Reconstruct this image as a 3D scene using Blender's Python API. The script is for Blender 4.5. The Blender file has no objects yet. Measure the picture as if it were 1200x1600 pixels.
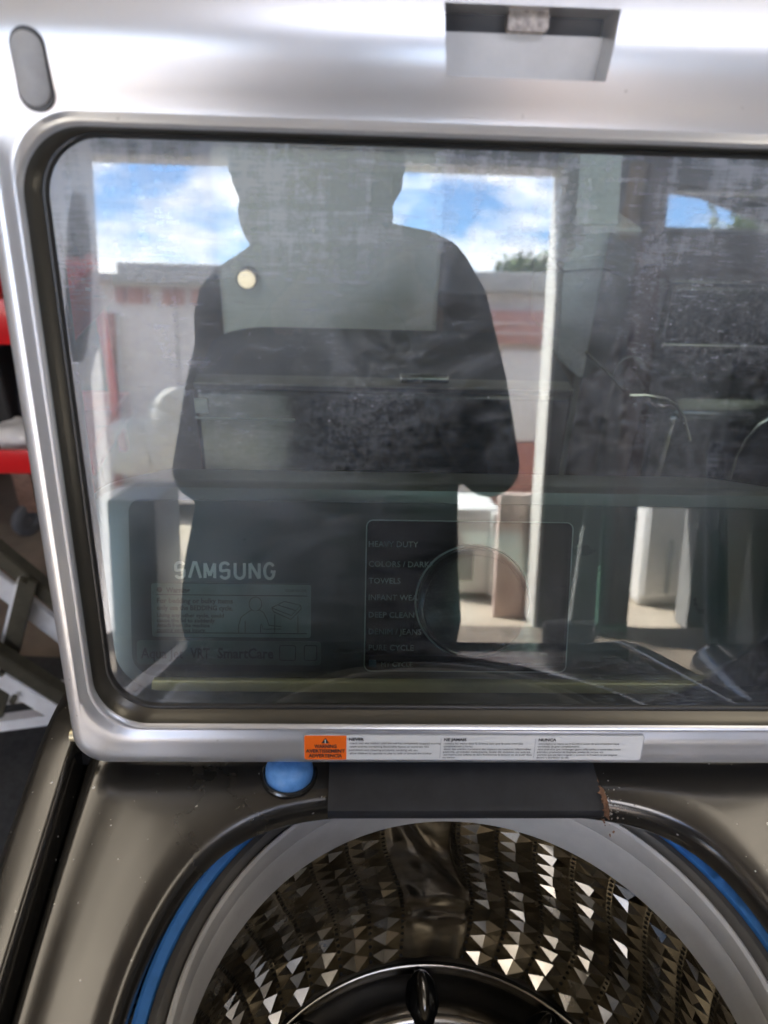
import bpy, bmesh, math, random
from mathutils import Vector, Matrix
import numpy as np
random.seed(7); rng = np.random.default_rng(7)
R_ = math.radians
sc = bpy.context.scene
COL = sc.collection

# ------------------------------------------------------------------ camera
F = 1180.0                                   # focal length in photo pixels (1200 x 1600)
CR = np.array([[0.9992, 0.0145, 0.0386], [-0.0248, -0.5367, 0.8434], [0.0329, -0.8437, -0.5359]])
CAM = np.array([0.0, 0.0, 1.5])
cd = bpy.data.cameras.new('camera'); cam = bpy.data.objects.new('camera', cd); COL.objects.link(cam)
cd.sensor_fit = 'VERTICAL'; cd.sensor_height = 36.0; cd.lens = F / 1600 * 36.0
cd.clip_start = 0.02; cd.clip_end = 500
m3 = Matrix((CR[0], CR[1], CR[2]))
rt, dn, fwd = m3.col[0].normalized(), m3.col[1].normalized(), m3.col[2].normalized()
cam.matrix_world = Matrix(((rt.x, -dn.x, -fwd.x, CAM[0]), (rt.y, -dn.y, -fwd.y, CAM[1]), (rt.z, -dn.z, -fwd.z, CAM[2]), (0, 0, 0, 1)))
cd.dof.use_dof = True; cd.dof.focus_distance = 0.66; cd.dof.aperture_fstop = 5.6
sc.camera = cam

# ------------------------------------------------------------------ world, sun, exposure
SUN_EL, SUN_AZ = R_(48), R_(248)             # azimuth clockwise from +Y: from the left, outside the door
w = bpy.data.worlds.new('World'); sc.world = w; w.use_nodes = True
nt = w.node_tree; nt.nodes.clear()
def N(nt, t, **kw):
    n = nt.nodes.new(t)
    for k, v in kw.items():
        if k in n.inputs.keys(): n.inputs[k].default_value = v
        else: setattr(n, k, v)
    return n
sky = N(nt, 'ShaderNodeTexSky', sky_type='NISHITA', sun_disc=False, sun_elevation=SUN_EL, sun_rotation=SUN_AZ, altitude=600, air_density=1.0, dust_density=0.3, ozone_density=3.0)
tc = N(nt, 'ShaderNodeTexCoord')
mp = N(nt, 'ShaderNodeMapping'); mp.inputs['Scale'].default_value = (1.0, 1.0, 2.1); mp.inputs['Location'].default_value = (0.37, 0.2, 0.0)
nt.links.new(tc.outputs['Generated'], mp.inputs['Vector'])
nz = N(nt, 'ShaderNodeTexNoise', Scale=5.2, Detail=7.0, Roughness=0.58, Distortion=0.25); nt.links.new(mp.outputs[0], nz.inputs['Vector'])
rp = N(nt, 'ShaderNodeValToRGB'); rp.color_ramp.elements[0].position = 0.44; rp.color_ramp.elements[1].position = 0.60
nt.links.new(nz.outputs['Fac'], rp.inputs[0])
mx = N(nt, 'ShaderNodeMix', data_type='RGBA'); nt.links.new(rp.outputs[0], mx.inputs[0]); tint = N(nt, 'ShaderNodeMix', data_type='RGBA', blend_type='MULTIPLY'); tint.inputs[0].default_value = 1.0; tint.inputs[7].default_value = (.72, .90, 1.12, 1); nt.links.new(sky.outputs[0], tint.inputs[6]); nt.links.new(tint.outputs[2], mx.inputs[6])
mx.inputs[7].default_value = (10.5, 10.0, 9.9, 1)
bg = N(nt, 'ShaderNodeBackground', Strength=0.1); nt.links.new(mx.outputs[2], bg.inputs[0])
wo = N(nt, 'ShaderNodeOutputWorld'); nt.links.new(bg.outputs[0], wo.inputs[0])
sd = bpy.data.lights.new('sun', 'SUN'); sd.energy = 4.0; sd.angle = R_(0.5); sd.color = (1, 0.94, 0.85)
so = bpy.data.objects.new('sun', sd); COL.objects.link(so)
sdir = Vector((math.sin(SUN_AZ) * math.cos(SUN_EL), math.cos(SUN_AZ) * math.cos(SUN_EL), math.sin(SUN_EL)))
so.rotation_euler = sdir.to_track_quat('Z', 'Y').to_euler()
vs = sc.view_settings; vs.view_transform = 'Standard'; vs.look = 'None'; vs.exposure = 3.6; vs.gamma = 1.0; vs.use_curve_mapping = False
sc.cycles.use_denoising = True
sc.cycles.max_bounces = 12; sc.cycles.diffuse_bounces = 5; sc.cycles.glossy_bounces = 6; sc.cycles.transparent_max_bounces = 16
sc.cycles.sample_clamp_indirect = 12.0
# added unseen fill under the ceiling: two wide warm lamps over the washer
for x_, y_ in ((-.85, .55), (1.15, .35)):
    al = bpy.data.lights.new('fill_lamp', 'AREA'); al.shape = 'RECTANGLE'; al.size = .55; al.size_y = 1.6; al.energy = 0.85; al.color = (1.0, .92, .80)
    ao = bpy.data.objects.new('fill_lamp', al); COL.objects.link(ao); ao.location = (x_, y_, 2.62)
# two portals that only guide sampling of the sky through the openings
def portal(name, x0, x1, z0, z1, y):
    l = bpy.data.lights.new(name, 'AREA'); l.shape = 'RECTANGLE'; l.size = x1 - x0; l.size_y = z1 - z0
    l.cycles.is_portal = True
    o = bpy.data.objects.new(name, l); COL.objects.link(o); o.location = ((x0 + x1) / 2, y, (z0 + z1) / 2)
    o.rotation_euler = (R_(90), 0, R_(180))   # -Z of the lamp faces +Y
    o.rotation_euler = Vector((0, -1, 0)).to_track_quat('Z', 'X').to_euler()

# ------------------------------------------------------------------ measuring helpers (photo pixel -> point on a real plane)
TH = R_(10); CX = 0.085
LO = np.array([CX, 0.372, 1.042]); LV = np.array([0, math.sin(TH), math.cos(TH)]); LN = np.array([0, -math.cos(TH), math.sin(TH)])
def ray(px, py):
    d = CR @ np.array([(px - 600) / F, (py - 800) / F, 1.0]); return d / np.linalg.norm(d)
def hit(o, d, p, n): return o + d * (((p - o) @ n) / (d @ n))
def seen(px, py, Y): return hit(CAM, ray(px, py), np.array([0, Y, 0]), np.array([0, 1.0, 0]))
def seen_z(px, py, Z): return hit(CAM, ray(px, py), np.array([0, 0, Z]), np.array([0, 0, 1.0]))
def mir(px, py, Y):
    d = ray(px, py); q = hit(CAM, d, LO - LN * 0.012, LN); d = d - 2 * (d @ LN) * LN
    return hit(q, d, np.array([0, Y, 0]), np.array([0, 1.0, 0]))
def lidc(px, py):
    q = hit(CAM, ray(px, py), LO, LN) - LO; return q[0], q @ LV
TP = R_(25); PO = np.array([CX, 0.44, 1.035]); PV = np.array([0, math.sin(TP), math.cos(TP)]); PN = np.array([0, -math.cos(TP), math.sin(TP)])
def panc(px, py):
    q = hit(CAM, ray(px, py), PO, PN) - PO; return q[0], q @ PV
def L(a, v, n=0.0): return tuple(LO + np.array([1, 0, 0]) * a + LV * v + LN * n)
def P(a, v, n=0.0): return tuple(PO + np.array([1, 0, 0]) * a + PV * v + PN * n)
def zt(y): return 1.03 + 0.2 * (min(y, 0.40) - 0.37)     # slope of the washer's top

# ------------------------------------------------------------------ mesh helpers
def obj(name, verts, faces, mat, parent=None, smooth=False, sharp=None):
    me = bpy.data.meshes.new(name); me.from_pydata([tuple(map(float, v)) for v in verts], [], faces); me.update()
    bm = bmesh.new(); bm.from_mesh(me); bmesh.ops.recalc_face_normals(bm, faces=bm.faces)
    if smooth:
        for f in bm.faces: f.smooth = True
        lim = R_(sharp if sharp else 40)
        for e in bm.edges:
            if len(e.link_faces) == 2 and e.calc_face_angle(0) > lim: e.smooth = False
    bm.to_mesh(me); bm.free()
    if mat: me.materials.append(mat)
    o = bpy.data.objects.new(name, me); COL.objects.link(o)
    if parent: o.parent = parent; o.matrix_parent_inverse = parent.matrix_world.inverted() if False else Matrix.Translation(-Vector(parent.location)) 
    return o
def from_bm(name, bm, mat, parent=None, smooth=False, sharp=40):
    vs = [v.co[:] for v in bm.verts]; bm.verts.index_update(); fs = [[v.index for v in f.verts] for f in bm.faces]; bm.free()
    return obj(name, vs, fs, mat, parent, smooth, sharp)
def empty(name, loc, label, cat, group=None):
    o = bpy.data.objects.new(name, None); COL.objects.link(o); o.location = loc; o.empty_display_size = 0.05
    tag(o, label, cat, group); return o
def tag(o, label, cat, group=None):
    o['label'] = label; o['category'] = cat
    if group: o['group'] = group
    return o
def struct(o): o['kind'] = 'structure'; return o
def box(name, x0, x1, y0, y1, z0, z1, mat, parent=None, bevel=0.0, seg=2, rot=None):
    bm = bmesh.new(); bmesh.ops.create_cube(bm, size=1)
    c = Vector(((x0 + x1) / 2, (y0 + y1) / 2, (z0 + z1) / 2))
    for v in bm.verts: v.co = Vector((v.co.x * (x1 - x0), v.co.y * (y1 - y0), v.co.z * (z1 - z0)))
    if bevel: bmesh.ops.bevel(bm, geom=bm.edges[:], offset=bevel, segments=seg, affect='EDGES', profile=0.5)
    M = Matrix.Translation(c) @ (rot.to_4x4() if rot else Matrix.Identity(4))
    bm.transform(M)
    return from_bm(name, bm, mat, parent, bool(bevel), 50)
def lathe(name, prof, c, mat, parent=None, n=96, smooth=True, a0=0, a1=2 * math.pi, sharp=40, jit=None):
    vs, fs = [], []; full = abs(a1 - a0 - 2 * math.pi) < 1e-6; m = n if full else n + 1; k = len(prof)
    for i in range(m):
        a = a0 + (a1 - a0) * i / n
        for j, (r, z) in enumerate(prof):
            rr = r + (jit(i, j, a) if jit else 0)
            vs.append((c[0] + rr * math.cos(a), c[1] + rr * math.sin(a), c[2] + z))
    for i in range(n):
        for j in range(k - 1):
            a_, b_ = i * k + j, ((i + 1) % m) * k + j
            fs.append((a_, b_, b_ + 1, a_ + 1))
    return obj(name, vs, fs, mat, parent, smooth, sharp)
def tube(name, pts, r, mat, parent=None, n=10, caps=True):
    vs, fs = [], []; pts = [Vector(p) for p in pts]; rs = r if isinstance(r, (list, tuple)) else [r] * len(pts)
    for i, p in enumerate(pts):
        t = (pts[min(i + 1, len(pts) - 1)] - pts[max(i - 1, 0)]).normalized()
        u = t.cross(Vector((0.13, 0.2, 1))).normalized(); v = t.cross(u)
        for j in range(n):
            a = 2 * math.pi * j / n; vs.append(p + (u * math.cos(a) + v * math.sin(a)) * rs[i])
    for i in range(len(pts) - 1):
        for j in range(n): fs.append((i * n + j, i * n + (j + 1) % n, (i + 1) * n + (j + 1) % n, (i + 1) * n + j))
    if caps: fs.append(tuple(range(n))); fs.append(tuple((len(pts) - 1) * n + j for j in range(n)))
    return obj(name, vs, fs, mat, parent, True, 60)
def bar(name, p, q, w_, h_, mat, parent=None, bevel=0.002):
    p, q = Vector(p), Vector(q); d = q - p; rot = d.to_track_quat('Y', 'Z').to_matrix()
    bm = bmesh.new(); bmesh.ops.create_cube(bm, size=1)
    for v in bm.verts: v.co = Vector((v.co.x * w_, v.co.y * d.length, v.co.z * h_))
    if bevel: bmesh.ops.bevel(bm, geom=bm.edges[:], offset=bevel, segments=2, affect='EDGES')
    bm.transform(Matrix.Translation((p + q) / 2) @ rot.to_4x4())
    return from_bm(name, bm, mat, parent, True, 50)
def rrect(hw, v0, v1, r, ncor=14, nedge=14, cx=0.0):
    """rounded rectangle outline in 2D, counter-clockwise, always the same point count; r may be 4 radii (bl, br, tr, tl)"""
    rs = r if isinstance(r, (list, tuple)) else (r,) * 4
    cs = [(-hw + rs[0], v0 + rs[0], 180), (hw - rs[1], v0 + rs[1], 270), (hw - rs[2], v1 - rs[2], 0), (-hw + rs[3], v1 - rs[3], 90)]
    out = []
    for k in range(4):
        x, y, a = cs[k]; rr = rs[k]
        arc = [(x + rr * math.cos(R_(a + 90 * i / ncor)), y + rr * math.sin(R_(a + 90 * i / ncor))) for i in range(ncor + 1)]
        out += arc
        nx, ny, na = cs[(k + 1) % 4]; nr = rs[(k + 1) % 4]
        e = (nx + nr * math.cos(R_(na)), ny + nr * math.sin(R_(na))); s = arc[-1]
        out += [(s[0] + (e[0] - s[0]) * i / nedge, s[1] + (e[1] - s[1]) * i / nedge) for i in range(1, nedge)]
    return [(x + cx, y) for x, y in out]
def loft(rings, close=True, cap0=False, cap1=False):
    vs, fs = [], []; n = len(rings[0])
    for r in rings: vs += r
    for i in range(len(rings) - 1):
        for j in range(n if close else n - 1):
            fs.append((i * n + j, i * n + (j + 1) % n, (i + 1) * n + (j + 1) % n, (i + 1) * n + j))
    if cap0: fs.append(tuple(range(n)))
    if cap1: fs.append(tuple((len(rings) - 1) * n + j for j in range(n)))
    return vs, fs
def plate(name, outline, fn, thick, mat, parent=None, bevel=None):
    """flat outline (2D) extruded: fn(a, v, n) -> world"""
    top = [fn(a, v, 0) for a, v in outline]; bot = [fn(a, v, -thick) for a, v in outline]; n = len(outline)
    vs = top + bot; fs = [tuple(range(n)), tuple(range(2 * n - 1, n - 1, -1))] + [(i, (i + 1) % n, n + (i + 1) % n, n + i) for i in range(n)]
    return obj(name, vs, fs, mat, parent)
def text(name, body, a, v, size, fn, mat, parent, lift=0.0006, width=None, bold=0.0, shear=0.0, cx=False, thick=0.0002):
    cu = bpy.data.curves.new(name, 'FONT'); cu.body = body; cu.size = size; cu.offset = bold; cu.shear = shear; cu.resolution_u = 2
    t = bpy.data.objects.new('tmp', cu); COL.objects.link(t); bpy.context.view_layer.update()
    me = t.evaluated_get(bpy.context.evaluated_depsgraph_get()).to_mesh()
    pts = [(p.co.x, p.co.y) for p in me.vertices]; fs = [tuple(p.vertices) for p in me.polygons]
    t.to_mesh_clear(); bpy.data.objects.remove(t)
    xs = [p[0] for p in pts]; x0, x1 = min(xs), max(xs)
    sx = (width / (x1 - x0)) if width else 1.0
    off = -(x0 + x1) / 2 if cx else -x0
    return obj(name, [fn(a + (x + off) * sx, v + y, lift) for x, y in pts], fs, mat, parent)
def outline_line(name, outline, wd, fn, mat, parent, lift=0.0005):
    n = len(outline); inner = []
    for i in range(n):
        p, q = Vector(outline[i - 1]), Vector(outline[(i + 1) % n]); t = (q - p).normalized(); nn = Vector((-t.y, t.x))
        inner.append((outline[i][0] + nn.x * wd, outline[i][1] + nn.y * wd))
    vs = [fn(a, v, lift) for a, v in outline] + [fn(a, v, lift) for a, v in inner]
    return obj(name, vs, [(i, (i + 1) % n, n + (i + 1) % n, n + i) for i in range(n)], mat, parent)
def evalmesh(o):
    dg = bpy.context.evaluated_depsgraph_get(); me = bpy.data.meshes.new_from_object(o.evaluated_get(dg)); return me

# ------------------------------------------------------------------ materials
MATS = {}
def mat(name, col=(.5, .5, .5), rough=.5, metal=0.0, var=0.0, vscale=8.0, bump=0.0, bscale=60.0, rvar=0.0, coat=0.0, spec=0.5, trans=0.0, stretch=None, col2=None, ramp=(.35, .7), sheen=0):
    m = bpy.data.materials.new(name); m.use_nodes = True; t = m.node_tree; b = t.nodes['Principled BSDF']
    b.inputs['Base Color'].default_value = (*col, 1); b.inputs['Roughness'].default_value = rough; b.inputs['Metallic'].default_value = metal
    b.inputs['Specular IOR Level'].default_value = spec; b.inputs['Coat Weight'].default_value = coat; b.inputs['Coat Roughness'].default_value = 0.08
    b.inputs['Sheen Weight'].default_value = sheen
    tcn = N(t, 'ShaderNodeTexCoord'); mpn = N(t, 'ShaderNodeMapping'); t.links.new(tcn.outputs['Object'], mpn.inputs[0])
    if stretch: mpn.inputs['Scale'].default_value = stretch
    if var or rvar or col2:
        nz = N(t, 'ShaderNodeTexNoise', Scale=vscale, Detail=6.0, Roughness=0.62); t.links.new(mpn.outputs[0], nz.inputs['Vector'])
        if var or col2:
            rp = N(t, 'ShaderNodeValToRGB'); rp.color_ramp.elements[0].position = ramp[0]; rp.color_ramp.elements[1].position = ramp[1]
            c0 = tuple(max(0, c * (1 - var)) for c in col); c1 = col2 if col2 else tuple(min(1, c * (1 + var)) for c in col)
            rp.color_ramp.elements[0].color = (*c0, 1); rp.color_ramp.elements[1].color = (*c1, 1)
            t.links.new(nz.outputs['Fac'], rp.inputs[0]); t.links.new(rp.outputs[0], b.inputs['Base Color'])
        if rvar:
            mr = N(t, 'ShaderNodeMapRange'); mr.inputs['To Min'].default_value = max(.02, rough - rvar); mr.inputs['To Max'].default_value = min(1, rough + rvar)
            mr.inputs['From Min'].default_value = .3; mr.inputs['From Max'].default_value = .7
            t.links.new(nz.outputs['Fac'], mr.inputs[0]); t.links.new(mr.outputs[0], b.inputs['Roughness'])
    if bump:
        nb = N(t, 'ShaderNodeTexNoise', Scale=bscale, Detail=4.0); t.links.new(mpn.outputs[0], nb.inputs['Vector'])
        bp = N(t, 'ShaderNodeBump', Strength=bump, Distance=0.002); t.links.new(nb.outputs['Fac'], bp.inputs['Height']); t.links.new(bp.outputs[0], b.inputs['Normal'])
    MATS[name] = m; return m
M_silver = mat('silver_paint', (.68, .68, .685), .31, .70, .03, 5, 0, 500, .035)
M_bronze = mat('bronze_paint', (.090, .084, .075), .23, .78, .08, 7, 0, 400, .09, coat=.15)
def add_specks(m, col, scale, thr, amt=1.0):
    t = m.node_tree; b = t.nodes['Principled BSDF']; tcn = N(t, 'ShaderNodeTexCoord'); nz = N(t, 'ShaderNodeTexNoise', Scale=scale, Detail=1.0); t.links.new(tcn.outputs['Object'], nz.inputs['Vector'])
    rp = N(t, 'ShaderNodeValToRGB'); rp.color_ramp.elements[0].position = thr; rp.color_ramp.elements[1].position = thr + .03; rp.color_ramp.elements[1].color = (amt, amt, amt, 1); t.links.new(nz.outputs['Fac'], rp.inputs[0])
    mx = N(t, 'ShaderNodeMix', data_type='RGBA'); t.links.new(rp.outputs[0], mx.inputs[0]); src = b.inputs['Base Color'].links
    if src: t.links.new(src[0].from_socket, mx.inputs[6])
    else: mx.inputs[6].default_value = b.inputs['Base Color'].default_value
    mx.inputs[7].default_value = (*col, 1); t.links.new(mx.outputs[2], b.inputs['Base Color'])
    im = N(t, 'ShaderNodeMath', operation='MULTIPLY_ADD'); t.links.new(rp.outputs[0], im.inputs[0]); im.inputs[1].default_value = -b.inputs['Metallic'].default_value; im.inputs[2].default_value = b.inputs['Metallic'].default_value; t.links.new(im.outputs[0], b.inputs['Metallic'])
add_specks(M_silver, (.35, .34, .33), 170, .775, .6); add_specks(M_bronze, (.5, .48, .44), 210, .76)
M_dark = mat('dark_plastic', (.022, .023, .026), .5, 0, .25, 40, .04, 300, .06, spec=.3)
M_black = mat('black_rubber', (.012, .012, .012), .6)
M_gasket = mat('gasket', (.02, .019, .017), .35)
M_ring = mat('grey_plastic', (.60, .575, .535), .42, 0, .08, 30, .05, 400, .08)
M_taupe = mat('taupe_plastic', (.13, .12, .105), .4, 0, .15, 20)
M_blue = mat('blue_tape', (.06, .27, .72), .6, 0, .12, 60, .1, 200)
M_bluepl = mat('blue_plastic', (.10, .30, .70), .38, 0, .10, 90, col2=(.18, .42, .85))
M_steel = mat('stainless', (.28, .245, .185), .24, 1.0, .10, 20, .02, 300, .07)
M_steel2 = mat('stainless_ring', (.44, .41, .36), .20, 1.0, .08, 12, .0, 300, .06, stretch=(1, 1, 8))
M_chrome = mat('chrome', (.70, .68, .64), .22, 1.0)
M_hole = mat('hole_dark', (.008, .008, .007), .6)
M_pblack = mat('panel_black', (.026, .037, .034), .32, 0, .15, 30, rvar=.05)
M_pdisp = mat('panel_display', (.003, .004, .004), .05, 0)
M_cap = mat('panel_endcap', (.17, .17, .168), .32, .6)
M_trim = mat('trim_gold', (.60, .52, .33), .35, .5, .1, 60)
M_print = mat('print_grey', (.30, .34, .34), .5)
M_printd = mat('print_dark', (.001, .0015, .0015), .5)
M_logo = mat('logo_silver', (.50, .44, .42), .35, .6)
M_label = mat('label_white', (.74, .75, .74), .35, 0, .02, 50)
M_orange = mat('label_orange', (.95, .16, .01), .4)
M_ink = mat('label_ink', (.03, .03, .035), .5)
M_rule = mat('label_rule', (.45, .46, .48), .5)
M_pad = mat('rubber_pad', (.36, .365, .37), .45, 0, .1, 80)
M_slot = mat('slot_plate', (.50, .48, .455), .4, .4, .08, 40)
M_hook = mat('hook_metal', (.40, .35, .31), .45, .3, .5, 260, .2, 400)
M_rust = mat('rust', (.11, .045, .02), .85, 0, .5, 90, .4, 300, col2=(.30, .16, .09))
M_grime = mat('grime', (.30, .28, .25), .8, 0, .4, 200, .3, 300)
M_wall = mat('painted_wall', (.20, .20, .195), .8, 0, .15, 1.5, .08, 40)
M_ceil = mat('ceiling', (.34, .32, .285), .85, 0, .1, 1.2)
M_conc = mat('concrete', (.17, .14, .11), .8, 0, .3, 5, .25, 30)
M_ground = mat('sandy_ground', (.40, .345, .27), .9, 0, .15, 3, .2, 30)
M_mat = mat('floor_mat', (.030, .032, .034), .85, 0, .3, 60, .5, 200)
M_red = mat('red_enamel', (.62, .012, .015), .3, 0, .05, 20, coat=.4)
M_steelbar = mat('galvanized', (.70, .72, .74), .42, .4, .12, 12, .03, 200, .08)
M_caster = mat('caster_grey', (.07, .073, .08), .6, 0, .1, 30)
M_brown = mat('brown_wood', (.10, .045, .032), .6, 0, .25, 12, stretch=(8, 8, 1))
M_white = mat('white_enamel', (.70, .70, .69), .35, 0, .03, 6)
M_dwhite = mat('door_white', (.62, .60, .57), .5, 0, .06, 8)
M_navy = mat('navy_cloth', (.018, .020, .030), .9, 0, .3, 25, .3, 200, sheen=.2)
M_skin = mat('skin', (.30, .17, .11), .55, 0, .08, 30)
M_hair = mat('hair', (.012, .010, .009), .5)
M_glossb = mat('appliance_black', (.010, .011, .012), .14, 0, .2, 20, rvar=.05)
M_applg = mat('appliance_grey', (.30, .31, .30), .4, .2, .08, 6, .02, 200)
M_signw = mat('sign_white', (.84, .77, .73), .6, 0, .05, 3)
M_signr = mat('sign_red', (.52, .27, .24), .5, 0, .12, 12)
M_sack = mat('sack_white', (.62, .60, .55), .85, 0, .08, 8, .3, 60)
M_kraft = mat('cardboard', (.30, .19, .09), .8, 0, .15, 10)
M_leaf = mat('foliage', (.07, .12, .025), .6, 0, .4, 20)
M_bark = mat('bark', (.09, .065, .045), .9, 0, .3, 20)

def plastic_sheet():
    m = bpy.data.materials.new('plastic_sheet'); m.use_nodes = True; t = m.node_tree; t.nodes.clear()
    d = N(t, 'ShaderNodeBsdfDiffuse'); d.inputs[0].default_value = (.72, .70, .70, 1)
    tr = N(t, 'ShaderNodeBsdfTranslucent'); tr.inputs[0].default_value = (.70, .68, .69, 1)
    gl = N(t, 'ShaderNodeBsdfGlossy'); gl.inputs['Roughness'].default_value = .15
    tp = N(t, 'ShaderNodeBsdfTransparent')
    a = N(t, 'ShaderNodeMixShader'); a.inputs[0].default_value = .6; t.links.new(d.outputs[0], a.inputs[1]); t.links.new(tr.outputs[0], a.inputs[2])
    b = N(t, 'ShaderNodeMixShader'); b.inputs[0].default_value = .06; t.links.new(a.outputs[0], b.inputs[1]); t.links.new(gl.outputs[0], b.inputs[2])
    c = N(t, 'ShaderNodeMixShader'); c.inputs[0].default_value = .07; t.links.new(b.outputs[0], c.inputs[1]); t.links.new(tp.outputs[0], c.inputs[2])
    o = N(t, 'ShaderNodeOutputMaterial'); t.links.new(c.outputs[0], o.inputs[0]); return m
M_plastic = plastic_sheet()

def dirty_glass():
    """tinted lid glass with a film of dried soap, drips along the top and wiped smears"""
    m = bpy.data.materials.new('dirty_glass'); m.use_nodes = True; t = m.node_tree; t.nodes.clear(); K = t.links.new
    tcn = N(t, 'ShaderNodeTexCoord'); ob = tcn.outputs['Object']
    sep = N(t, 'ShaderNodeSeparateXYZ'); K(ob, sep.inputs[0]); X, Z = sep.outputs['X'], sep.outputs['Z']
    def math_(op, a, b=None, c=None):
        n = N(t, 'ShaderNodeMath', operation=op)
        for i, s in enumerate((a, b, c)):
            if s is None: continue
            if isinstance(s, (int, float)): n.inputs[i].default_value = s
            else: K(s, n.inputs[i])
        return n.outputs[0]
    def rng_(v, a, b, lo=0.0, hi=1.0):
        n = N(t, 'ShaderNodeMapRange', interpolation_type='SMOOTHSTEP'); K(v, n.inputs[0])
        for k, val in zip(('From Min', 'From Max', 'To Min', 'To Max'), (a, b, lo, hi)): n.inputs[k].default_value = val
        return n.outputs[0]
    def noise(scale, detail=5, rough=.6, mscale=(1, 1, 1), rot=(0, 0, 0), dist=0.0):
        mp = N(t, 'ShaderNodeMapping'); K(ob, mp.inputs[0]); mp.inputs['Scale'].default_value = mscale; mp.inputs['Rotation'].default_value = rot
        n = N(t, 'ShaderNodeTexNoise', Scale=scale, Detail=detail, Roughness=rough, Distortion=dist); K(mp.outputs[0], n.inputs['Vector']); return n.outputs['Fac']
    def spot(x, z, rx, rz):
        dx = math_('DIVIDE', math_('SUBTRACT', X, x), rx); dz = math_('DIVIDE', math_('SUBTRACT', Z, z), rz)
        return rng_(math_('ADD', math_('MULTIPLY', dx, dx), math_('MULTIPLY', dz, dz)), 1.0, 0.0)
    # object space: origin at the glass centre-bottom, X across, Z up
    film = rng_(noise(6, 6, .65), .36, .74, .0, .15)
    blot = math_('MULTIPLY', rng_(noise(150, 5, .75), .44, .62), rng_(noise(9, 3, .5), .42, .62, 0, .13))
    band = math_('MULTIPLY', rng_(Z, .30, .40), math_('MULTIPLY_ADD', rng_(noise(34, 5, .7, (2.2, 1, .30)), .36, .70), .26, .10))
    left = math_('MULTIPLY', rng_(X, -.06, -.22), math_('MULTIPLY', rng_(noise(10, 4), .3, .7, .3, 1), .36))
    sp = math_('MULTIPLY', math_('MAXIMUM', spot(.125, .20, .06, .10), math_('MULTIPLY', spot(.10, .07, .14, .09), .8)), rng_(noise(190, 5, .8), .40, .62, .04, .24))
    smear = math_('MULTIPLY', spot(-.115, .16, .09, .10), rng_(noise(16, 7, .72, (1, 1, 2.5), (0, R_(35), 0), .8), .40, .72, 0, .22))
    streak = math_('MULTIPLY', rng_(noise(26, 6, .75, (1, 1, 14), (0, R_(-38), 0)), .50, .70, 0, .20), rng_(noise(5, 2), .40, .58))
    fine = math_('MULTIPLY', rng_(noise(300, 3, .6, (.30, 1, 2.0)), .50, .78), .07)
    speck = math_('MULTIPLY', rng_(noise(420, 1, .5), .76, .80), .5)
    mott = math_('MULTIPLY', rng_(noise(360, 3, .7), .44, .60), rng_(noise(8, 4, .6), .44, .64, 0, .16))
    lines = math_('MULTIPLY', rng_(Z, .31, .40), rng_(noise(46, 6, .75, (.45, 1, 5.0)), .42, .66, 0, .24))
    scr = None
    for ang, sc_ in ((-52, 70), (-30, 90), (18, 80)):
        q = math_('MULTIPLY', rng_(noise(sc_, 3, .6, (1, 1, 34), (0, R_(ang), 0)), .60, .68, 0, .22), rng_(noise(7, 2, .5, (1, 1, 1), (R_(ang), R_(ang), 0)), .46, .58))
        scr = q if scr is None else math_('ADD', scr, q)
    hand = math_('MULTIPLY', math_('MAXIMUM', spot(-.17, .19, .10, .16), spot(-.03, .30, .16, .10)), rng_(noise(18, 7, .75, (1, 1, 1.6), (0, R_(30), 0), 1.5), .40, .66, .02, .20))
    s = film
    for q in (blot, band, left, sp, smear, streak, fine, speck, mott, lines, scr, hand): s = math_('ADD', s, q)
    s = math_('MINIMUM', s, .62)
    s = math_('MULTIPLY', s, math_('MULTIPLY_ADD', rng_(Z, .14, .34), .68, .32))     # the pane was wiped lower down
    s = math_('MULTIPLY', s, DUST)
    fr = N(t, 'ShaderNodeFresnel', IOR=GLASS_IOR)
    gl = N(t, 'ShaderNodeBsdfGlossy'); gl.inputs['Roughness'].default_value = 0.0; gl.inputs[0].default_value = (.95, .98, 1, 1)
    tp = N(t, 'ShaderNodeBsdfTransparent'); tp.inputs[0].default_value = (.66, .79, .74, 1)
    df = N(t, 'ShaderNodeBsdfDiffuse'); df.inputs[0].default_value = (.60, .64, .70, 1)
    a = N(t, 'ShaderNodeMixShader'); K(fr.outputs[0], a.inputs[0]); K(tp.outputs[0], a.inputs[1]); K(gl.outputs[0], a.inputs[2])
    b = N(t, 'ShaderNodeMixShader'); K(s, b.inputs[0]); K(a.outputs[0], b.inputs[1]); K(df.outputs[0], b.inputs[2])
    o = N(t, 'ShaderNodeOutputMaterial'); K(b.outputs[0], o.inputs[0]); return m
DUST = 0.70; GLASS_IOR = 2.0
M_glass = dirty_glass()
M_glassback = bpy.data.materials.new('glass_back'); M_glassback.use_nodes = True
_t = M_glassback.node_tree; _t.nodes.clear(); _a = N(_t, 'ShaderNodeBsdfTransparent'); _a.inputs[0].default_value = (.86, .91, .89, 1)
_g = N(_t, 'ShaderNodeBsdfGlossy'); _g.inputs['Roughness'].default_value = 0.0; _f = N(_t, 'ShaderNodeFresnel', IOR=1.5)
_m = N(_t, 'ShaderNodeMixShader'); _t.links.new(_f.outputs[0], _m.inputs[0]); _t.links.new(_a.outputs[0], _m.inputs[1]); _t.links.new(_g.outputs[0], _m.inputs[2])
_o = N(_t, 'ShaderNodeOutputMaterial'); _t.links.new(_m.outputs[0], _o.inputs[0])

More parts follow.
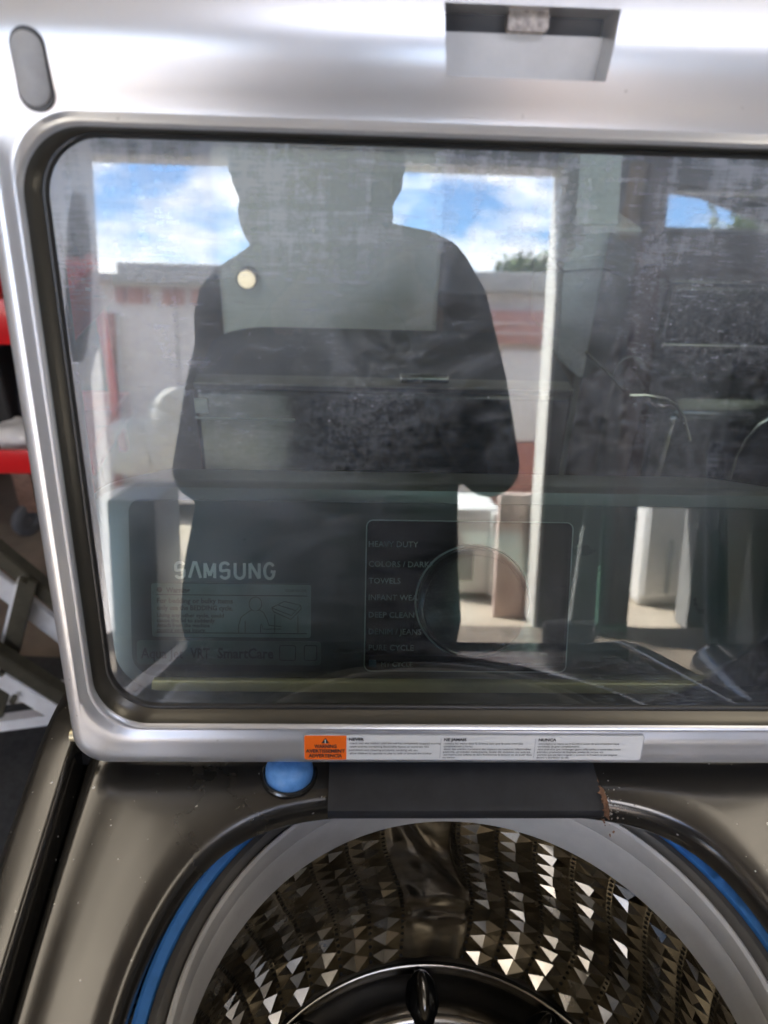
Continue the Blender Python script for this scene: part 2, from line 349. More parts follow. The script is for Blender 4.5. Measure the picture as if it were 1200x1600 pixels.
# ------------------------------------------------------------------ the place: floor, shell with openings, outside ground
DY = -2.6                                                     # front wall with the door openings
struct(box('floor', -3.0, 3.2, DY + .001, 5.2, -0.12, 0.0, M_conc))
struct(obj('ground', [(-60, -80, -.03), (60, -80, -.03), (60, DY, -.03), (-60, DY, -.03)], [(0, 1, 2, 3)], M_ground))
def wall_with_holes(name, x0, x1, z0, z1, y0, y1, holes, m):
    xs = sorted({x0, x1, *[h[0] for h in holes], *[h[1] for h in holes]}); zs = sorted({z0, z1, *[h[2] for h in holes], *[h[3] for h in holes]})
    bm = bmesh.new(); solid = {}
    for i in range(len(xs) - 1):
        for k in range(len(zs) - 1):
            cx, cz = (xs[i] + xs[i + 1]) / 2, (zs[k] + zs[k + 1]) / 2
            solid[i, k] = not any(h[0] < cx < h[1] and h[2] < cz < h[3] for h in holes)
    def q(*p): bm.faces.new([bm.verts.new(v) for v in p])
    for (i, k), s in solid.items():
        if not s: continue
        a, b, c, d = xs[i], xs[i + 1], zs[k], zs[k + 1]
        for y in (y0, y1): q((a, y, c), (b, y, c), (b, y, d), (a, y, d))
        if not solid.get((i - 1, k)): q((a, y0, c), (a, y1, c), (a, y1, d), (a, y0, d))
        if not solid.get((i + 1, k)): q((b, y0, c), (b, y1, c), (b, y1, d), (b, y0, d))
        if not solid.get((i, k - 1)): q((a, y0, c), (b, y0, c), (b, y1, c), (a, y1, c))
        if not solid.get((i, k + 1)): q((a, y0, d), (b, y0, d), (b, y1, d), (a, y1, d))
    bmesh.ops.remove_doubles(bm, verts=bm.verts[:], dist=1e-5)
    return struct(from_bm(name, bm, m))
DX0, DX1, DZ1 = -2.88, 0.905, 2.135  # opening widened on its unseen left side to let in more sky light
holes = [(DX0, DX1, -.01, DZ1), (1.345, 2.10, 1.87, 2.06), (1.30, 1.66, -.01, 0.61)]
wall_with_holes('wall_front', -3.0, 3.2, -.01, 2.7, DY - .14, DY, holes, M_wall)
struct(box('wall_left', -3.1, -3.0, DY, 5.2, -.12, 2.7, M_wall)); struct(box('wall_right', 3.2, 3.3, DY, 5.2, -.12, 2.7, M_wall))
struct(box('wall_back', -3.0, 3.2, 5.2, 5.3, -.12, 2.7, M_wall)); SKY = (-.25, 1.55, -2.10, -1.10)                             # unseen ceiling opening, added to let more sky light onto the lid
for x0, x1, y0, y1 in ((-3.1, 3.3, DY - .14, SKY[2]), (-3.1, SKY[0], SKY[2], SKY[3]), (SKY[1], 3.3, SKY[2], SKY[3]), (-3.1, 3.3, SKY[3], 5.3)): struct(box('ceiling', x0, x1, y0, y1, 2.7, 2.8, M_ceil))
def portal_up(x0, x1, y0, y1, z):
    l = bpy.data.lights.new('sky_portal', 'AREA'); l.shape = 'RECTANGLE'; l.size = x1 - x0; l.size_y = y1 - y0; l.cycles.is_portal = True
    o = bpy.data.objects.new('sky_portal', l); COL.objects.link(o); o.location = ((x0 + x1) / 2, (y0 + y1) / 2, z)
portal_up(*SKY, 2.82)
for i, h in enumerate(holes): portal('sky_portal', h[0], h[1], max(h[2], 0), h[3], DY - .16)

# ------------------------------------------------------------------ washing machine
WM = empty('washing_machine', (CX, .15, 0), 'bronze top-load washing machine with its glass lid raised, filling the picture', 'washing machine')
HC = (.083, .205); HR = .223
# cabinet: outer walls with the raised rim round the top
def ring_xy(hw, y0, y1, r): return rrect(hw, y0, y1, r, 12, 18, CX)
def rz(ring, dz, flat=None): return [(x, y, (zt(y) + dz) if flat is None else flat) for x, y in ring]
def front_drop(pts):   # the rim dips over the front edge
    out = []
    for x, y, z in pts:
        t = max(0, (-.085 - y) / .09); out.append((x, y, z - .035 * t * t)); 
    return out
rings = [rz(ring_xy(.2905, -.128, .455, .042), -.050), rz(ring_xy(.2945, -.133, .457, .044), -.008), rz(ring_xy(.2955, -.134, .460, .045), -.0015),
         rz(ring_xy(.2972, -.136, .463, .046), .0004), rz(ring_xy(.2985, -.138, .465, .047), .0008), rz(ring_xy(.3005, -.140, .466, .048), .0008), rz(ring_xy(.3170, -.156, .469, .055), -.0006), rz(ring_xy(.3195, -.159, .470, .056), -.0010), rz(ring_xy(.3235, -.164, .478, .058), -.0035), rz(ring_xy(.3262, -.168, .50, .059), -.0095),
         rz(ring_xy(.327, -.170, .560, .060), -.024)]
rings = [front_drop(r) for r in rings] + [rz(ring_xy(.327, -.170, .600, .06), 0, .82), rz(ring_xy(.327, -.170, .60, .06), 0, .03)]
v_, f_ = loft(rings, cap1=True); obj('cabinet', v_, f_, M_bronze, WM, True, 60)
for sx in (-1, 1):
    for yy in (-.1, .52): tube('foot', [(CX + sx * .27, yy, 0), (CX + sx * .27, yy, .035)], .022, M_black, WM, 12)
# top deck: from the tub opening out to the groove under the rim
NA = 192; angs = [2 * math.pi * i / NA for i in range(NA)]
def rect_hit(a, hw, y0, y1, r):
    best = None; ca, sa = math.cos(a), math.sin(a); lo, hi = 0.0, 1.0
    def inside(t):
        x, y = HC[0] + ca * t - CX, HC[1] + sa * t
        qx = abs(x) - (hw - r); qy = max(y0 + r - y, y - (y1 - r))
        return (math.hypot(max(qx, 0), max(qy, 0)) + min(max(qx, qy), 0)) < r
    for _ in range(40):
        mid = (lo + hi) / 2
        if inside(mid): lo = mid
        else: hi = mid
    return lo
prof = [(0, .010, -.028), (0, .003, -.024), (0, .0002, -.019), (0, 0, -.011), (0, .0012, -.0055), (0, .0045, -.0015), (0, .009, 0), (.16, 0, 0), (.36, 0, -.0004), (.56, 0, -.0006), (.72, 0, 0), (.84, 0, .0012), (.91, 0, .0008), (.955, 0, -.003), (.985, 0, -.011), (1.0, 0, -.024)]
DECK = -.016; rings = []
def hole_r(a):
    r = HR
    if math.sin(a) > .05:                                    # the opening is flattened along the hinge side
        rb = (.366 - HC[1]) / math.sin(a); r = (HR ** -8 + rb ** -8) ** -.125
    return r
for t, dr, dz in prof:
    ring = []
    for a in angs:
        r0 = hole_r(a); r1 = rect_hit(a, .2925, -.130, .454, .045)
        ra = r0 + dr if t == 0 else (r0 + .009) + (r1 - r0 - .009) * t
        x, y = HC[0] + math.cos(a) * ra, HC[1] + math.sin(a) * ra
        ring.append((x, y, zt(y) + DECK + dz))
    rings.append(front_drop(ring))
v_, f_ = loft(rings); obj('top_deck', v_, f_, M_bronze, WM, True, 60)
# dark cover plate at the back of the tub, rust at its right corner
def wtop(x, y, dz): return (x, y, zt(y) + dz)
def prof_strip(name, x0, x1, pr, m, parent, nx=1):
    vs, fs = [], []; n = len(pr)
    for x in (x0, x1): vs += [(x, y, z) for y, z in pr]
    fs = [(i, (i + 1) % n, n + (i + 1) % n, n + i) for i in range(n)] + [tuple(range(n)), tuple(range(n, 2 * n))]
    return obj(name, vs, fs, m, parent, True, 35)
prof_strip('dispenser_cover', -.0165, .1865, [(.352, 1.006), (.3465, 1.0135), (.3452, 1.0185), (.3465, 1.0225), (.351, 1.0248), (.41, 1.034), (.41, .985)], M_dark, WM)
def blob(name, c, rx, ry, fn, m, parent, n=40, rag=.35, lift=.0008, seed=1):
    rr = np.random.default_rng(seed); ph = rr.uniform(0, 6.28, 8); am = rr.uniform(.2, 1, 8) / np.arange(1, 9)
    o = []
    for i in range(n):
        a = 2 * math.pi * i / n; k = 1 + rag * sum(am[j] * math.sin((j + 1) * a + ph[j]) for j in range(8)) / 2
        o.append((c[0] + rx * k * math.cos(a), c[1] + ry * k * math.sin(a)))
    vs = [fn(c[0], c[1], lift * 2.2)] + [fn(x, y, lift * .3) for x, y in o]
    return obj(name, vs, [(0, i + 1, (i + 1) % n + 1) for i in range(n)], m, parent)
def crust(name, spots, m, seed):
    rr = np.random.default_rng(seed); vs, fs = [], []
    for cx, cy, sx, sy, n, r in spots:
        for _ in range(n):
            x, y = cx + rr.normal(0, sx), cy + rr.normal(0, sy); q = r * rr.uniform(.4, 1.3); b = len(vs); z = zt(y) + DECK + (.0165 if x < .1862 else 0); k = 9; h0 = rr.uniform(.0002, .0007)
            vs.append((x, y, z + h0 * 1.6)); ph = rr.uniform(0, 6)
            for t in range(k):
                a = 2 * math.pi * t / k; e = q * (1 + .35 * math.sin(2 * a + ph) + .2 * math.sin(5 * a)); vs.append((x + e * math.cos(a), y + e * 1.3 * math.sin(a), z + .0001))
            fs.extend([(b, b + 1 + t, b + 1 + (t + 1) % k) for t in range(k)])
    return obj(name, vs, fs, m, WM, True, 80)
blob('rust_stain', (.1915, .360), .0036, .0125, lambda x, y, d: (x, y, zt(y) + DECK + d * .4), M_rust, WM, seed=3)
crust('rust_patch', [(.1895, .362, .0022, .009, 70, .0009), (.1865, .355, .001, .008, 24, .0008)], M_rust, 3)
crust('lime_crust', [(.196, .360, .004, .007, 26, .0006), (.203, .357, .006, .006, 8, .0004)], M_grime, 8)
# blue bumper pocket left of the cover
bc = (-.0475, .3850); bz = zt(bc[1]) + DECK
lathe('pocket_rim', [(.0188, -.006), (.0192, .0003), (.0200, .0008), (.0212, .0006), (.0222, -.001)], (bc[0], bc[1], bz), M_bronze, WM, 48)
lathe('blue_bumper', [(.0185, -.004), (.0182, .004), (.0155, .0095), (.010, .0125), (.004, .0135), (.0003, .0137)], (bc[0], bc[1], bz), M_bluepl, WM, 40)
# blue tape foam, collar, balance ring, basket, pulsator (all round the tub axis)
TC = (.0885, .231)
def ragged(i, j, a): return .0016 * math.sin(a * 47 + 1.3) * (j >= 2) + (.0018 * math.sin(a * 113) + .0012 * math.sin(a * 71 + 2)) * (j >= 2)
lathe('blue_tape', [(.2195, .940), (.2200, .9535), (.2270, .9580), (.2415, .9650), (.2418, .950)], (TC[0], TC[1], 0), M_blue, WM, 120, jit=ragged, a0=R_(-25), a1=R_(62))
lathe('blue_tape', [(.2195, .940), (.2200, .9535), (.2270, .9580), (.2250, .9578), (.2253, .950)], (TC[0], TC[1], 0), M_blue, WM, 110, jit=None, a0=R_(122), a1=R_(200))
lathe('tub_well', [(.250, .948), (.250, .90)], (TC[0], TC[1], 0), M_black, WM, 96)
lathe('outer_collar', [(.2085, .930), (.2095, .9465), (.2135, .9515), (.2185, .9510), (.2196, .946), (.2196, .90)], (TC[0], TC[1], 0), M_taupe, WM, 144)
lathe('balance_ring', [(.2080, .900), (.2082, .9445), (.2072, .9485), (.2055, .9495), (.2035, .9470), (.2030, .930), (.2036, .9285), (.2042, .927), (.2036, .9255), (.2046, .905), (.2052, .8835), (.2065, .8815), (.25, .881)], (TC[0], TC[1], 0), M_ring, WM, 192, sharp=30)
# basket wall: stamped diamond facets in columns parted by wavy perforated bands
BR = .252; BZ1, BZ0 = .8835, .612
NCOL = 40; NROW = 17; cw = 2 * math.pi / NCOL; bandw = cw * .15
def wav(z):
    t = (BZ1 - z) / (BZ1 - BZ0); return .055 * math.sin(t * 5.4 + .2) - .02
def bp(a, z, dep=0.0): 
    rr = BR - dep - .030 * max(0, (BZ0 + .075 - z) / .075) ** 2
    return (TC[0] + rr * math.cos(a), TC[1] + rr * math.sin(a), z)
vs, fs, hv, hf = [], [], [], []
PAD = {c for c in range(NCOL) if c % 20 in (14, 15)}         # smooth paddles at three places
A0 = R_(90) + .03 - 15 * cw                                   # one paddle at the back
def quadstrip(pts):
    b = len(vs); vs.extend(pts); return b
for c in range(NCOL):
    a_l = A0 + c * cw
    if c in PAD: continue
    for r in range(NROW):
        z1 = BZ1 - (BZ1 - BZ0) * r / NROW; z0 = BZ1 - (BZ1 - BZ0) * (r + 1) / NROW; zm = (z0 + z1) / 2
        L1, L0, Lm = a_l + wav(z1) + bandw / 2, a_l + wav(z0) + bandw / 2, a_l + wav(zm) + bandw / 2
        R1, R0, Rm = a_l + cw + wav(z1) - bandw / 2, a_l + cw + wav(z0) - bandw / 2, a_l + cw + wav(zm) - bandw / 2
        j = lambda s: rng.uniform(-s, s)
        b = len(vs)
        M1, M0, Mm = (L1 + R1) / 2, (L0 + R0) / 2, (Lm + Rm) / 2
        # a diamond with its points on the column sides, four corner triangles, apex pushed out
        vs.extend([bp(L1, z1), bp(R1, z1), bp(R0, z0), bp(L0, z0), bp(Lm, zm), bp(Rm, zm), bp(M1 + j(.006), z1, .0020), bp(M0 + j(.006), z0, .0020), bp(Mm + j(.016), zm + j(.0035), -.0055 + j(.002))])
        for tri in ((0, 6, 4), (6, 1, 5), (4, 7, 3), (5, 2, 7), (4, 6, 8), (6, 5, 8), (5, 7, 8), (7, 4, 8)): fs.append(tuple(b + k for k in tri))
NZ = 40
for c in range(NCOL):                                        # bands with their holes, and the smooth paddles
    a_l = A0 + c * cw
    if not (c in PAD and (c - 1) in PAD):
        for r in range(NZ):
            z1 = BZ1 - (BZ1 - BZ0) * r / NZ; z0 = BZ1 - (BZ1 - BZ0) * (r + 1) / NZ
            b = len(vs); vs.extend([bp(a_l + wav(z1) - bandw / 2, z1), bp(a_l + wav(z1) + bandw / 2, z1), bp(a_l + wav(z0) + bandw / 2, z0), bp(a_l + wav(z0) - bandw / 2, z0)]); fs.append((b, b + 1, b + 2, b + 3))
            zm = (z0 + z1) / 2; b = len(hv); ac = a_l + wav(zm)
            for k in range(8):
                t = 2 * math.pi * k / 8; hv.append(bp(ac + .0085 * math.cos(t), zm + .0017 * math.sin(t), .0006))
            hf.append(tuple(range(b, b + 8)))
bo = obj('basket_wall', vs, fs, M_steel, WM)
ho = obj('perforations', hv, hf, M_hole, WM); ho['kind'] = 'stuff'
for p0 in (14, 34):
    vs, fs = [], []; nu, nz_ = 40, 40
    for k in range(nz_ + 1):
        z = BZ1 - (BZ1 - BZ0) * k / nz_; t = k / nz_
        for i in range(nu + 1):
            s = i / nu
            aL = A0 + p0 * cw + wav(z) + bandw / 2; aR = A0 + (p0 + 2) * cw + wav(z) - bandw / 2
            ridge = .10 + .85 * (t * 1.5) ** 1.1                     # a scoop whose edge runs down to the right (mirrored in angle)
            x = 1 - s
            d = .014 * (1 / (1 + math.exp(-(x - ridge + .05) * 26))) * math.sin(math.pi * min(1, max(0, t * 1.45))) if t < .69 else 0
            d += .004 * math.exp(-((t - .80) / .035) ** 2) - .003 * math.exp(-((t - .06) / .03) ** 2)
            d += .0012 * math.sin(s * 9 + t * 7) * math.sin(t * 15)
            vs.append(bp(aL + (aR - aL) * s, z, d * min(1, s * 12) * min(1, (1 - s) * 12)))
    for k in range(nz_):
        for i in range(nu): b = k * (nu + 1) + i; fs.append((b, b + 1, b + nu + 2, b + nu + 1))
    obj('wash_paddle', vs, fs, M_steel2, WM, True, 60)
lathe('basket_floor', [(.224, .613), (.222, .600), (.233, .585), (.233, .560), (.05, .555), (.0005, .555)], (TC[0], TC[1], 0), M_hole, WM, 96)
lathe('basket_curb', [(.2225, .6135), (.2215, .604), (.2285, .592), (.2300, .586)], (TC[0], TC[1], 0), mat('curb_dark', (.05, .046, .04), .3, .8), WM, 96)
pul = lathe('pulsator', [(.2275, .566), (.2268, .586), (.2255, .5885), (.2235, .5875), (.2200, .5800), (.206, .5790), (.190, .5835), (.176, .590), (.168, .589), (.160, .580), (.150, .566), (.12, .556), (.07, .560), (.045, .575), (.0005, .582)], (TC[0], TC[1], 0), M_steel2, WM, 160, sharp=60)
for k in range(9):
    a = R_(90) + R_(1.5) + 2 * math.pi * k / 9
    bm = bmesh.new(); bmesh.ops.create_uvsphere(bm, u_segments=20, v_segments=12, radius=1)
    bm.transform(Matrix.Translation((TC[0] + .190 * math.cos(a), TC[1] + .190 * math.sin(a), .5865)) @ Matrix.Rotation(a, 4, 'Z') @ Matrix.Diagonal((.031, .0190, .0130, 1)))
    from_bm('fin_socket', bm, M_glossb, pul, True, 180)
    bm = bmesh.new(); bmesh.ops.create_uvsphere(bm, u_segments=16, v_segments=12, radius=1)
    bm.transform(Matrix.Translation((TC[0] + .190 * math.cos(a), TC[1] + .190 * math.sin(a), .592)) @ Matrix.Rotation(a, 4, 'Z') @ Matrix.Diagonal((.0265, .0078, .0165, 1)))
    from_bm('fin', bm, M_chrome, pul, True, 180)

# ------------------------------------------------------------------ lid
def bend(a, v, n):       # the free edge rolls back a little
    k = max(0, v - .462); t = min(1, max(0, (v - .428) / .036)); return L(a, v, n + .0048 * t * t * (3 - 2 * t) - 2.2 * k * k - .10 * k)
def ringL(hw, v0, v1, r, n): return [bend(a, v, n) for a, v in rrect(hw, v0, v1, r, 14, 22)]
G = dict(hw=.2565, v0=.0445, v1=.4135)
front = [ringL(.285, .001, .512, .022, -.030), ringL(.2875, -.0025, .516, .024, -.020), ringL(.288, -.003, .517, .024, -.010), ringL(.2865, -.0015, .515, .0235, -.004),
         ringL(.2835, .0015, .512, .022, -.0012), ringL(.279, .007, .507, .020, 0), ringL(.2785, .0105, .490, .022, 0), ringL(.2780, .012, .476, .024, 0), ringL(.2775, .014, .466, .026, 0), ringL(.277, .017, .458, .030, 0),
         ringL(.2765, .020, .449, .034, .0003), ringL(.2742, .0245, .4355, .036, -.0006), ringL(.2725, .0268, .4285, .037, -.0022), ringL(.2712, .0285, .4252, .037, -.0026), ringL(.2698, .0303, .4232, .037, -.0012),
         ringL(.2688, .0316, .4217, .037, .0006), ringL(.2678, .0328, .4203, .037, .0011), ringL(.2668, .0340, .4190, .0368, .0004), ringL(.2660, .0352, .4181, .0366, -.0012), ringL(.2658, .0354, .4179, .0366, -.030)]
bevel_rings = [ringL(.2661, .0351, .4182, .0366, -.0014), ringL(.2655, .0360, .4177, .0363, -.0040), ringL(.2635, .0388, .4169, .036, -.0085), ringL(.2598, .0415, .4160, .035, -.0105), ringL(.2588, .0422, .4158, .034, -.0115), ringL(.2585, .0424, .4155, .034, -.030)]
v_, f_ = loft(front); n_ = len(front[0]); f_ += [((len(front) - 1) * n_ + j, (len(front) - 1) * n_ + (j + 1) % n_, (j + 1) % n_, j) for j in range(n_)]
lidf = obj('lid', v_, f_, M_silver, WM, True, 35)
# latch recess cut out of the free edge
cut = []
for n_o, s in ((.02, 1.06), (-.024, .97)):
    cut.append([bend(a * s, v, n_o) if n_o > 0 else L(a * s, v, n_o - .004) for a, v in [(-.0405, .4465), (.0405, .4465), (.0440, .4785), (-.0430, .4785)]])
cv, cf = loft(cut, cap0=True, cap1=True); cutter = obj('cutter', cv, cf, None)
lidf_par = lidf.parent; mod = lidf.modifiers.new('cut', 'BOOLEAN'); mod.object = cutter; mod.operation = 'DIFFERENCE'; mod.solver = 'EXACT'
cutter.hide_render = True; bpy.context.view_layer.update()
newme = evalmesh(lidf); lidf.modifiers.clear(); lidf.data = newme; bpy.data.objects.remove(cutter)
plate('latch_plate', [(-.0415, .4460), (.0415, .4460), (.0425, .4690), (-.0425, .4690)], lambda a, v, n: L(a, v, n - .016 + (v - .446) * .10), .004, M_slot, lidf)
plate('latch_shadow_gap', [(-.0425, .4692), (.0425, .4692), (.043, .4800), (-.043, .4800)], lambda a, v, n: L(a, v, n - .020), .002, mat('gap_grey', (.10, .10, .105), .5), lidf)
plate('latch_hook', rrect(.0105, .4690, .4790, .0022, 4, 2, .0005), lambda a, v, n: L(a, v, n - .006), .008, M_hook, lidf)
# oval rubber pads in the free corners
for sx in (-1, 1):
    for nm, k, lift, m in (('pad_recess', 1.14, .0006, M_gasket), ('rubber_pad', 1.0, .0024, M_pad)):
        o = rrect(.0078 * k, -.0165 * k, .0165 * k, .0078 * k, 8, 4)
        top = [bend(sx * .2515 + a - sx * .0, .4425 + v, lift) for a, v in o]; bot = [bend(sx * .2515 + a, .4425 + v, -.002) for a, v in o]
        crown = [bend(sx * .2515 + a * .75, .4425 + v * .9, lift + .0012) for a, v in o] if nm == 'rubber_pad' else None
        rr_ = [bot, top] + ([crown] if crown else []); pv, pf = loft(rr_, cap1=True); obj(nm, pv, pf, m, lidf, True, 50)
v_, f_ = loft(bevel_rings); obj('inner_bezel', v_, f_, mat('bezel_bronze', (.12, .11, .09), .30, .7, .05, 20), lidf, True, 50)
# seal and glass
seal = [ringL(.2592, .0416, .4160, .034, -.0100), ringL(.2577, .0434, .4149, .033, -.0096), ringL(.2564, .0448, .4137, .032, -.0108), ringL(.2560, .0452, .4133, .032, -.0125)]
v_, f_ = loft(seal); obj('seal', v_, f_, M_gasket, lidf, True, 60)
gv = rrect(.2588, .0420, .4160, .034)
glass_c = Vector(L(0, 0, 0))
rot = Matrix(((1, 0, 0), (0, LV[2], LV[1]), (0, -LV[1], LV[2])))
def glass_part(name, n0, n1, m, mb):
    me = bpy.data.meshes.new(name); k = len(gv)
    pts = [(a, -n0, v) for a, v in gv] + [(a, -n1, v) for a, v in gv]
    me.from_pydata(pts, [], [tuple(range(k)), tuple(range(2 * k - 1, k - 1, -1))]); me.update(); me.materials.append(m); me.materials.append(mb)
    me.polygons[1].material_index = 1
    o = bpy.data.objects.new(name, me); COL.objects.link(o); o.parent = lidf
    o.matrix_parent_inverse = Matrix.Identity(4)
    o.matrix_basis = Matrix.Translation(glass_c) @ rot.to_4x4(); return o
glass_part('glass', -.0120, -.0160, M_glass, M_glassback)
# warning label on the hinge side of the lid
la0, lv0 = lidc(476, 1190); la1, lv1 = lidc(1006, 1149); lv0, lv1 = .0052, .0268
lc = (la0 + la1) / 2; lh = (la1 - la0) / 2
Lab = lambda a, v, n: L(a, v, n + .0006)
plate('label_backing', rrect(lh + .0006, lv0 - .0006, lv1 + .0006, .0018, 5, 4, lc), lambda a, v, n: L(a, v, n + .0006), .0012, M_rule, lidf)
plate('warning_label', rrect(lh, lv0, lv1, .0015, 5, 4, lc), lambda a, v, n: L(a, v, n + .0009), .0012, M_label, lidf)
lp = lambda a, v, n: L(a, v, n + .0011)
ow = (541 - 476) / 530 * 2 * lh
oc = la0 + ow / 2
plate('orange_panel', rrect(ow / 2, lv0, lv1, [.0015, .0002, .0002, .0015], 5, 4, oc), lp, .0006, M_orange, lidf)
obj('warning_triangle', [lp(oc - .0030, lv1 - .0066, .0002), lp(oc + .0030, lv1 - .0066, .0002), lp(oc, lv1 - .0018, .0002)], [(0, 1, 2)], M_ink, lidf)
text('warning_mark', '!', oc, lv1 - .0063, .0042, lp, M_label, lidf, .0004, cx=True, bold=.0002)
for i, (s, wd) in enumerate((('WARNING', .0162), ('AVERTISSEMENT', .0285), ('ADVERTENCIA', .0245))):
    text('label_heading', s, oc, lv1 - .0107 - .0043 * i, .0042, lp, M_ink, lidf, .0003, wd, .00012, cx=True)
cols = [(545, 'NEVER', ['-reach into the washer until the tub has completely stopped moving', '-wash articles containing flammable fumes or materials like', 'petroleum and cleaning products, cooking oils etc.', '-allow children to operate or play in, with or around the washer.'], [142, 124, 108, 130]),
        (692, 'NE JAMAIS', ['-mettre les mains dans la laveuse tant que la cuve n\'est pas', 'completement a l\'arret.', '-laver des articles contenant des vapeurs ou matieres inflammables', 'petrole, produits nettoyants, huile de cuisson ou autres.', '-permettre aux enfants de faire fonctionner la laveuse ou de jouer dans', 'ou autour.'], [124, 46, 138, 138, 140, 20]),
        (840, 'NUNCA', ['-introduzca su mano en la lavadora antes de que el tambor haya', 'terminado de girar completamente.', '-lave articulos que contengan gases inflamables o materiales como', 'petroleo, productos de limpieza, aceites de cocina, etc.', '-permita que sus hijos jueguen o accionen la lavadora ni que jueguen', 'dentro o alrededor de ella.'], [128, 66, 132, 106, 128, 52])]
ppm = 2 * lh / 530
for x, hd, lines, wds in cols:
    ax = la0 + (x - 476) * ppm
    text('label_heading', hd, ax, lv1 - .0042, .0036, lp, M_ink, lidf, .0003, None, .00012)
    st = .0152 / max(len(lines), 5)
    for i, (s, wd) in enumerate(zip(lines, wds)):
        text('label_text', s, ax, lv1 - .0072 - st * i, .0022, lp, M_ink, lidf, .0003, wd * ppm, .00003)
    if x > 600:
        ar = ax - 5 * ppm; obj('label_rule', [lp(ar, lv0 + .002, .0002), lp(ar + .0004, lv0 + .002, .0002), lp(ar + .0004, lv1 - .002, .0002), lp(ar, lv1 - .002, .0002)], [(0, 1, 2, 3)], M_rule, lidf)
# hinge pins at both sides
for sx in (-1, 1): tube('hinge_pin', [L(sx * .286, .008, -.022), L(sx * .296, .008, -.022)], .0045, M_trim, WM, 14)

# ------------------------------------------------------------------ control panel behind the lid
PH, PW = .172, .312
rings = []
for hw, v0, v1, r, n in ((PW, -.02, PH + .006, .05, -.150), (PW, -.02, PH + .008, .05, -.02), (PW - .002, -.02, PH + .0065, .05, -.006), (PW - .006, -.018, PH + .003, .048, -.0005), (PW - .010, -.016, PH - .001, .046, 0), (PW - .04, .004, PH - .006, .03, .0)):
    rings.append([P(a, v, n) for a, v in rrect(hw, v0, v1, [.012, .012, r, r], 12, 10)])
v_, f_ = loft(rings, cap0=True, cap1=True); cp = obj('control_panel', v_, f_, M_cap, WM, True, 45)
plate('panel_glass', rrect(.262, .0225, .1655, [.018, .018, .010, .010], 8, 8), lambda a, v, n: P(a, v, n + .0025), .003, M_pblack, cp)
prof_ = [P(0, v, n) for v, n in ((.0208, .001), (.0204, .0060), (.0190, .0080), (.0080, .0120), (.0060, .0100), (.0050, .001))]
vs = [(CX - .245, p[1], p[2]) for p in prof_] + [(CX + .245, p[1], p[2]) for p in prof_]; n_ = len(prof_)
obj('trim_strip', vs, [(i, i + 1, n_ + i + 1, n_ + i) for i in range(n_ - 1)] + [tuple(range(n_)), tuple(range(n_, 2 * n_))], M_trim, cp, True, 50)
prof_strip('rear_deck', CX - .298, CX + .298, [(.395, 1.012), (.40, 1.022), (.43, 1.030), (.47, 1.040), (.60, 1.040), (.60, 1.0)], M_dark, WM)
Pg = lambda a, v, n: P(a, v, n + .0028)
da, dv0 = panc(568, 1047); db, dv1 = panc(895, 815)
disp = rrect((db - da) / 2, dv0, dv1, .006, 8, 6, (da + db) / 2)
plate('display_window', disp, lambda a, v, n: P(a, v, n + .0029), .002, M_pdisp, cp)
outline_line('display_frame', disp, .0010, Pg, M_print, cp, .0006)
kc = panc(737, 938); kr = .0445
ring2 = [(kc[0] + kr * math.cos(2 * math.pi * i / 72), kc[1] + kr * math.sin(2 * math.pi * i / 72)) for i in range(72)]
rings = []
for k_, n in ((1.0, .0005), (.99, .010), (.965, .014), (.93, .0145), (.90, .013), (.87, .0125)): rings.append([Pg(kc[0] + (a - kc[0]) * k_, kc[1] + (v - kc[1]) * k_, n) for a, v in ring2])
v_, f_ = loft(rings, cap1=True); dial = obj('dial', v_, f_, M_glossb, cp, True, 35)
bez = [(kc[0] + (a - kc[0]) * 1.05, kc[1] + (v - kc[1]) * 1.05) for a, v in ring2]
outline_line('dial_bezel', bez, .0014, Pg, M_print, cp, .0016)
for s, y in (('HEAVY DUTY', 853), ('COLORS / DARKS', 884), ('TOWELS', 910), ('INFANT WEAR', 936), ('DEEP CLEAN', 963), ('DENIM / JEANS', 989), ('PURE CYCLE', 1014)):
    a, v = panc(576, y); text('cycle_name', s, a, v, .0066, Pg, M_print, cp, .0006)
a, v = panc(576, 1040); plate('indicator', rrect(.003, v, v + .006, .001, 3, 2, a + .003), lambda a, v, n: P(a, v, n + .0036), .0006, mat('indicator_blue', (.05, .13, .20), .4), cp)
text('cycle_name', 'MY CYCLE', a + .010, v + .0005, .0056, Pg, M_print, cp, .0006)
def stroke(pts, wd, closed=False):
    q = [Vector(p) for p in pts]; n = len(q); Lf, Rt = [], []
    for i in range(n):
        d0 = (q[i] - q[max(i - 1, 0)]); d1 = (q[min(i + 1, n - 1)] - q[i]); d0 = d0.normalized() if d0.length else d1.normalized(); d1 = d1.normalized() if d1.length else d0
        t = (d0 + d1).normalized(); nn = Vector((-t.y, t.x)); k = wd / 2 / max(.55, nn.dot(Vector((-d0.y, d0.x)))); Lf.append(q[i] + nn * k); Rt.append(q[i] - nn * k)
    return Lf, Rt
def arc(cx, cy, rx, ry, a0, a1, n=10): return [(cx + rx * math.cos(R_(a0 + (a1 - a0) * i / n)), cy + ry * math.sin(R_(a0 + (a1 - a0) * i / n))) for i in range(n + 1)]
S_ = arc(.5, .73, .36, .20, 20, 180, 10) + arc(.5, .52, .36, .06, 180, 225, 4)[1:] + arc(.5, .48, .36, .06, 45, 0, 4) + arc(.5, .27, .36, .20, 0, -165, 10)[1:]
